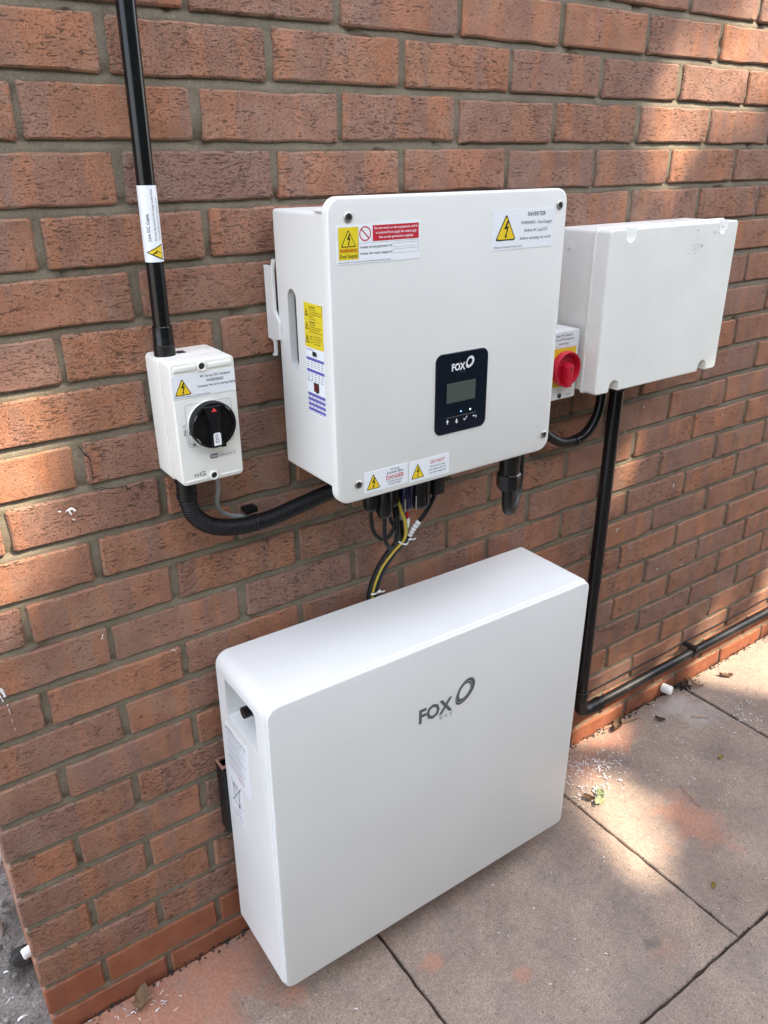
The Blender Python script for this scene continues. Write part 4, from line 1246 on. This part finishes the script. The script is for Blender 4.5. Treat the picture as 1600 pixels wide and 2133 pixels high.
cable('black_cable', [(.243, -.104, 1.0), (.2445, -.106, .92), (.2530, -.104, .8734), (.2590, -.097, .8454), (.2525, -.075, .8143), (.2452, -.051, .7716), (.2430, -.027, .7153), (.243, -.019, .655)], .0044, 'rubber', 'black cable bundled on the left of the yellow one, running down behind the battery')
c4 = thing('black_cable', 'thicker black cable beside the yellow one with white sleeve above the tie', 'cable', (.26, -.07, .70))
bp = [(.270, -.098, 1.0), (.2655, -.097, .930), (.2650, -.096, .890), (.2668, -.0955, .8606), (.2690, -.094, .8424), (.2640, -.070, .8053), (.2560, -.045, .7636), (.2556, -.021, .7057), (.255, -.015, .655)]
b = bmesh.new(); tube(b, spline(bp, .004), .0046, 10); obj('sheath', b, M['rubber'], c4, smooth=60)
b = bmesh.new(); tube(b, spline([(.2650, -.0965, .905), (.2652, -.0960, .884)], .004), .0056, 10); obj('marker_sleeve', b, M['white'], c4, smooth=60)
def tie(p, ax, r, lab):
    a, e1, e2 = frame(ax)
    b = bmesh.new()
    n = 20; rings = []
    for i in range(n):
        t = 2 * PI * i / n
        d = e1 * math.cos(t) * r[0] + e2 * math.sin(t) * r[1]
        rings.append([b.verts.new(p + d * (1.0 + k) + a * h) for k, h in ((0, -.0012), (.16, -.0012), (.16, .0012), (0, .0012))])
    for i in range(n):
        q, s = rings[i], rings[(i + 1) % n]
        for j in range(4): b.faces.new((q[j], q[(j + 1) % 4], s[(j + 1) % 4], s[j]))
    hd = p + Vector((.010, -.006, .001))
    box(b, hd.x - .003, hd.x + .004, hd.y - .003, hd.y + .002, hd.z - .002, hd.z + .003, .0006, 1)
    tube(b, [hd, hd + Vector((.006, -.004, -.001)), hd + Vector((.011, -.005, .0005))], .0012, 6)
    tag(obj('cable_tie', b, M['clear'], smooth=40), lab, 'cable tie')
tie(Vector((.2675, -.0985, .8435)), Vector((.12, -.35, 1)), (.0110, .0090), 'clear cable tie round the bundle just under the black cable marker')
tie(Vector((.2515, -.0240, .7080)), Vector((.05, .15, 1)), (.0100, .0080), 'clear cable tie round the bundle where it meets the battery top')

# ================================================================== SMALL THINGS
b = bmesh.new(); lathe(b, [(.0125, 0), (.0135, .002), (.0135, .026), (.0120, .030), (.0060, .0305), (.0050, .026)], (1.287, -.0012, .026), (.25, -1, -.02), 20)
tag(obj('pipe_stub', b, M['white']), 'small round white pipe stub poking out of the wall at slab level', 'pipe')
b = bmesh.new(); lathe(b, [(.0105, -.004), (.0105, .010), (.0080, .0135), (.0050, .0135)], (XL - .001, .120, .096), (-1, -.1, -.10), 12, facets=10)
tag(obj('pipe_stub', b, M['white'], smooth=20), 'stubby white plastic pipe end at the wall corner, near the ground', 'pipe')
b = bmesh.new(); tube(b, spline([(XL + .01, .36, .15), (-.450, .33, .152), (-.462, .31, .150), (-.480, .30, .135), (-.490, .30, .09), (-.490, .30, -.03)], .008), .014, 18)
tag(obj('waste_pipe', b, M['grey_plastic']), 'pale waste pipe curving out of the wall past its corner', 'pipe')

def leaf(name, mat, loc, ln, wd, rz, label, curl=.35, tilt=0.0):
    b = bmesh.new(); n, m = 8, 4; rg = random.Random(label); g = []
    for i in range(n + 1):
        t = i / n; hw = wd / 2 * math.sin(PI * min(1, t * .95 + .03)) ** .6 * rg.uniform(.62, 1.12)
        row = []
        for j in range(-m, m + 1):
            s = j / m
            z = curl * wd * (s * s * .35) + curl * ln * .22 * (2 * t - 1) ** 2 + rg.uniform(-.0022, .0022) * (wd / .02)
            row.append(b.verts.new((ln * (t - .5) + rg.uniform(-.002, .002), s * hw * rg.uniform(.85, 1.1), z + .001)))
        g.append(row)
    for i in range(n):
        for j in range(2 * m): b.faces.new((g[i][j], g[i + 1][j], g[i + 1][j + 1], g[i][j + 1]))
    b.transform(Matrix.Translation(loc) @ Matrix.Rotation(rz, 4, 'Z') @ Matrix.Rotation(tilt, 4, 'Y'))
    r = bmesh.ops.solidify(b, geom=b.faces[:], thickness=.0004)
    return tag(obj(name, b, M[mat], smooth=70), label, 'leaf')
leaf('dead_leaf', 'dead_leaf', (1.060, -.028, .004), .050, .024, .5, 'curled brown leaf at the wall foot near the splinter of wood', .8)
leaf('dead_leaf', 'tan_leaf', (1.392, -.034, .012), .052, .018, -.9, 'tan curled leaf standing at the wall foot beside the slab joint', .9, .5)
leaf('dead_leaf', 'dead_leaf', (1.372, -.020, .006), .040, .022, .4, 'dark brown leaf scrap in the dirt behind the tan leaf', .8)
leaf('dead_leaf', 'tan_leaf', (-.292, -.030, .004), .055, .030, 1.1, 'pale torn leaf at the wall foot on the orange dust', .6)
leaf('green_leaf', 'pale_leaf', (.806, -.186, .002), .040, .026, .3, 'pale green torn leaf scrap lying in the sunny patch beside the battery', .5)
leaf('green_leaf', 'pale_leaf', (.828, -.170, .002), .028, .022, 1.3, 'smaller pale leaf scrap next to the torn green one', .5)
leaf('dead_leaf', 'dead_leaf', (.792, -.165, .003), .028, .020, 2.0, 'dark leaf scrap touching the pale green scraps', .6)
leaf('yellow_leaf', 'yellow_leaf', (.820, -.496, .001), .017, .011, .7, 'small yellow leaf alone on the slab by its long joint', .4)
leaf('yellow_leaf', 'yellow_leaf', (1.190, -.265, .001), .016, .011, .2, 'tiny yellowish leaf in the middle of the farther slab', .4)
leaf('dead_leaf', 'dead_leaf', (1.520, -.062, .003), .040, .020, 2.4, 'brown leaf on the far right slab near the wall', .6)
leaf('dead_leaf', 'dead_leaf', (1.620, -.210, .002), .036, .014, 1.0, 'thin dark leaf lying on the far right slab', .3)
leaf('dead_leaf', 'dead_leaf', (1.185, -.075, .003), .028, .018, 1.9, 'brown scrap of leaf below the white pipe stub', .6)
b = bmesh.new(); prism(b, [(1.022, -.012), (1.060, -.020), (1.140, -.038), (1.141, -.034), (1.070, -.014), (1.030, -.007)], 'Z', .0015, .0065, .001, 1)
tag(obj('wood_splinter', b, M['wood']), 'long thin splinter of wood at the wall foot', 'splinter')
b = bmesh.new(); tube(b, spline([(1.013, -.268, .003), (1.003, -.300, .004), (.992, -.341, .003)], .006), .0011, 6)
tag(obj('twig', b, M['wood']), 'short dark twig lying on the slab above the orange dust patch', 'twig')
b = bmesh.new(); tube(b, spline([(1.268, -.118, .003), (1.290, -.135, .0035), (1.305, -.150, .003)], .006), .0016, 6)
tag(obj('twig', b, M['tan_leaf']), 'pale twig lying beside the wide slab joint', 'twig')

# white plastic shavings, dirt crumbs and grit: past counting
rg = random.Random(77)
b = bmesh.new()
def flake(x, y, ln, wd, z=.0015):
    a = rg.uniform(0, 2 * PI); k = rg.uniform(-260, 260) * (.008 / ln); n = 4; prev = None
    px, py = x, y
    lift = rg.uniform(0, .5)
    for i in range(n + 1):
        t = i / n
        hz = z + ln * lift * math.sin(PI * t) * rg.uniform(.4, 1)
        nx_, ny_ = -math.sin(a), math.cos(a)
        tw = rg.uniform(0, .8)
        q = [b.verts.new((px + nx_ * wd / 2, py + ny_ * wd / 2, hz + tw * wd)), b.verts.new((px - nx_ * wd / 2, py - ny_ * wd / 2, hz))]
        if prev: b.faces.new((prev[0], prev[1], q[1], q[0]))
        prev = q
        px += math.cos(a) * ln / n; py += math.sin(a) * ln / n; a += k * ln / n
sz = lambda lo, hi: lo + (hi - lo) * rg.random() ** 2.2
for c_ in range(15):
    cx, cy = rg.gauss(.885, .05), min(-.012, rg.gauss(-.075, .035)); sp_ = rg.uniform(.008, .022)
    for i in range(rg.randint(6, 16)): flake(rg.gauss(cx, sp_), min(-.007, rg.gauss(cy, sp_)), sz(.004, .016), rg.uniform(.0007, .0020))
for i in range(150): flake(rg.gauss(.93, .09), min(-.008, rg.gauss(-.09, .06)), sz(.0015, .010), rg.uniform(.0005, .0016))
for i in range(170): flake(rg.gauss(1.09, .17), min(-.008, rg.gauss(-.16, .10)), sz(.0012, .008), rg.uniform(.0005, .0015))
for i in range(26): flake(rg.gauss(.83, .035), rg.gauss(-.16, .02), rg.uniform(.004, .012), rg.uniform(.002, .005))
for i in range(240): flake(rg.uniform(.0, 2.0), -rg.random() ** 1.5 * 1.0 - .01, rg.uniform(.0015, .006), rg.uniform(.0006, .0014))
for i in range(34): flake(rg.gauss(-.30, .05), min(-.01, rg.gauss(-.045, .025)), rg.uniform(.003, .012), rg.uniform(.0008, .002))
for i in range(30): flake(rg.uniform(1.36, 1.48), rg.uniform(-.28, -.16), rg.uniform(.004, .012), rg.uniform(.001, .0022))
for i in range(30): flake(rg.uniform(-.60, -.455), rg.uniform(.0, .45), rg.uniform(.004, .02), rg.uniform(.001, .004), .002)
tag(obj('plastic_shavings', b, M['flake'], smooth=0), 'white plastic shavings scattered over the slabs', 'shavings', kind='stuff')
def crumb(bm, x, y, z, s, rg):
    q = bmesh.new(); bmesh.ops.create_icosphere(q, subdivisions=1, radius=s)
    for v in q.verts: v.co = Vector((v.co.x * rg.uniform(.7, 1.3), v.co.y * rg.uniform(.7, 1.3), v.co.z * rg.uniform(.5, 1.0)))
    q.transform(Matrix.Translation((x, y, z)) @ Matrix.Rotation(rg.uniform(0, 6), 4, 'Z')); merge(bm, q)
b = bmesh.new()
for i in range(620):
    x = rg.uniform(-.44, 2.0); crumb(b, x, -abs(rg.gauss(.003, .010)) - .001, .001, rg.uniform(.0008, .0035), rg)
for i in range(110):
    crumb(b, rg.gauss(1.372, .016), -abs(rg.gauss(.01, .012)), .002, rg.uniform(.001, .005), rg)
for i in range(160):
    x = rg.choice([.154, .7535, 1.369]); crumb(b, x + rg.gauss(0, .002), rg.uniform(-.6, 0), -.001, rg.uniform(.0008, .0022), rg)
for i in range(90): crumb(b, rg.uniform(.2, 1.2), -.601 + rg.gauss(0, .002), -.001, rg.uniform(.0008, .0024), rg)
tag(obj('dirt_crumbs', b, M['bed'], smooth=40), 'dark dirt crumbs along the wall foot and in the slab joints', 'dirt', kind='stuff')
b = bmesh.new()
for i in range(170): crumb(b, rg.uniform(-.62, -.452), rg.uniform(-.05, .9), .0, rg.uniform(.002, .009), rg)
tag(obj('gravel', b, M['stone'], smooth=40), 'loose grey gravel on the rough ground past the wall corner', 'gravel', kind='stuff')
b = bmesh.new(); bmesh.ops.create_icosphere(b, subdivisions=3, radius=.022)
for v in b.verts:
    v.co *= 1 + .35 * noise.noise(v.co * 60) + .2 * noise.noise(v.co * 160)
    v.co.z *= .6
b.transform(Matrix.Translation((-.458, .195, .006)))
tag(obj('dark_stone', b, M['dark_stone'], smooth=30), 'dark lump lying on the rough ground past the wall corner', 'stone')
# spilt mortar on the plinth under the pipe
b = bmesh.new(); rg = random.Random(12)
for x in (1.085, 1.10, 1.118, 1.13, 1.185, 1.20):
    z = .048 + rg.uniform(-.003, .003)
    smear(b, [(x, z), (x + rg.uniform(-.003, .003), z - .009), (x + rg.uniform(-.004, .004), z - .009 - rg.uniform(.003, .012))], .0035, rg)
tag(obj('mortar_drip', b, M['mortar'], wall, smooth=0), kind='stuff')

# ================================================================== SHADE TREE behind the photographer
tree = thing('shade_tree', 'leafy tree standing opposite the wall, whose shade dapples it', 'tree', (3.8, -4.9, 0))
MID = Vector((.65, -.10, .85))
CC = MID + L * 8.5
HOLES = [((-.345, 0, 1.075), .10), ((-.36, 0, .925), .075), ((-.30, 0, .935), .05), ((1.005, 0, 1.575), .085), ((1.05, 0, 1.515), .085), ((1.27, 0, 1.70), .13), ((1.24, 0, 1.60), .06), ((1.16, 0, 1.63), .06), ((.985, 0, .775), .065), ((1.02, 0, .045), .10), ((.97, -.03, .10), .055),
         ((.87, -.155, 0), .075), ((.835, -.225, 0), .10), ((.795, -.32, 0), .085), ((.74, -.39, 0), .06), ((1.62, -.09, 0), .15), ((1.50, -.05, 0), .07), ((1.70, -.25, 0), .08), ((1.75, -.05, .05), .13), ((1.85, 0, .3), .10), ((1.5, 0, .14), .075), ((1.32, -.04, .15), .06)]
rg = random.Random(2024)
lb = bmesh.new()
nleaf = 0
verts, faces = [], []
while nleaf < 30000:
    v = Vector((rg.gauss(0, 1), rg.gauss(0, 1), rg.gauss(0, 1))).normalized() * rg.random() ** .45
    p = CC + Vector((v.x * 2.5, v.y * 2.0, v.z * 1.7))
    if noise.noise(p * 1.1) < -.55: continue
    bad = False
    for h, r in HOLES:
        d = p - Vector(h); s = d.dot(L)
        if (d - L * s).length < r: bad = True; break
    if bad: continue
    ln = rg.uniform(.09, .15); wd = ln * rg.uniform(.5, .7)
    a = Vector((rg.gauss(0, 1), rg.gauss(0, 1), rg.gauss(0, .6))).normalized()
    n_ = Vector((rg.gauss(0, .7), rg.gauss(0, .7), 1)).normalized()
    s = a.cross(n_).normalized()
    i0 = len(verts)
    verts += [p - a * ln * .5, p + s * wd * .5 - a * ln * .05, p + a * ln * .5, p - s * wd * .5 - a * ln * .05]
    faces += [(i0, i0 + 1, i0 + 2, i0 + 3)]
    nleaf += 1
me = bpy.data.meshes.new('crown'); me.from_pydata([tuple(v) for v in verts], [], faces); me.materials.append(M['leaf'])
o = bpy.data.objects.new('crown', me); COL.objects.link(o); adopt(o, tree)
b = bmesh.new()
base = Vector((3.8, -4.9, -.06)); fork = Vector((3.9, -4.7, 4.4))
tube(b, spline([base, base + Vector((.03, .08, 1.2)), fork], .2), .13, 14, rfn=lambda s: .17 - .015 * s)
for i in range(9):
    e = CC + Vector((rg.uniform(-1.6, 1.6), rg.uniform(-1.3, 1.3), rg.uniform(-.4, 1.1)))
    if any(((e - Vector(h)) - L * (e - Vector(h)).dot(L)).length < r + .18 for h, r in HOLES): continue
    tube(b, spline([fork - Vector((0, 0, .15)), fork * .55 + e * .45 + Vector((0, 0, .15)), e], .15), .05, 8, rfn=lambda s: max(.008, .07 - .028 * s))
obj('trunk', b, M['bark'], tree)

# foliage block added unseen behind the camera to cut low front light
hd = thing('added_hedge', 'tall clipped green foliage added out of view to block low sky light', 'added_hedge', (.8, -3.0, -.06))
b = bmesh.new(); box(b, -2.6, 6.2, -3.3, -2.65, -.06, 2.85, .12, 2)
obj('added_hedge_core', b, M['added_hedge_core'], hd)
verts, faces = [], []
for i in range(16000):
    x = rg.uniform(-2.7, 6.3)
    if rg.random() < .75: p = Vector((x, -2.62 + rg.gauss(0, .05), rg.uniform(-.05, 2.9)))
    else: p = Vector((x, rg.uniform(-3.3, -2.6), 2.87 + rg.gauss(0, .05)))
    ln = rg.uniform(.06, .12); wd = ln * .6
    a = Vector((rg.gauss(0, 1), rg.gauss(0, 1), rg.gauss(0, 1))).normalized(); n_ = Vector((rg.gauss(0, .6), 1 + rg.gauss(0, .4), .6 + rg.gauss(0, .5))).normalized()
    t_ = a.cross(n_).normalized(); a = n_.cross(t_).normalized(); i0 = len(verts)
    verts += [p - a * ln * .5, p + t_ * wd * .5, p + a * ln * .5, p - t_ * wd * .5]; faces += [(i0, i0 + 1, i0 + 2, i0 + 3)]
me = bpy.data.meshes.new('foliage'); me.from_pydata([tuple(v) for v in verts], [], faces); me.materials.append(M['leaf'])
o = bpy.data.objects.new('foliage', me); COL.objects.link(o); adopt(o, hd)

# repeats share a group
for nm, g in (('black_cable', 'black cables under the inverter'), ('cable_tie', 'clear ties round the cable bundle'), ('dead_leaf', 'dry leaves on the paving'), ('green_leaf', 'pale green leaf scraps'),
              ('yellow_leaf', 'yellow leaves on the paving'), ('pipe_stub', 'white pipe stubs poking out of the wall'), ('twig', 'twigs on the paving')):
    for o in bpy.data.objects:
        if o.parent is None and o.name.split('.')[0] == nm: o['group'] = g
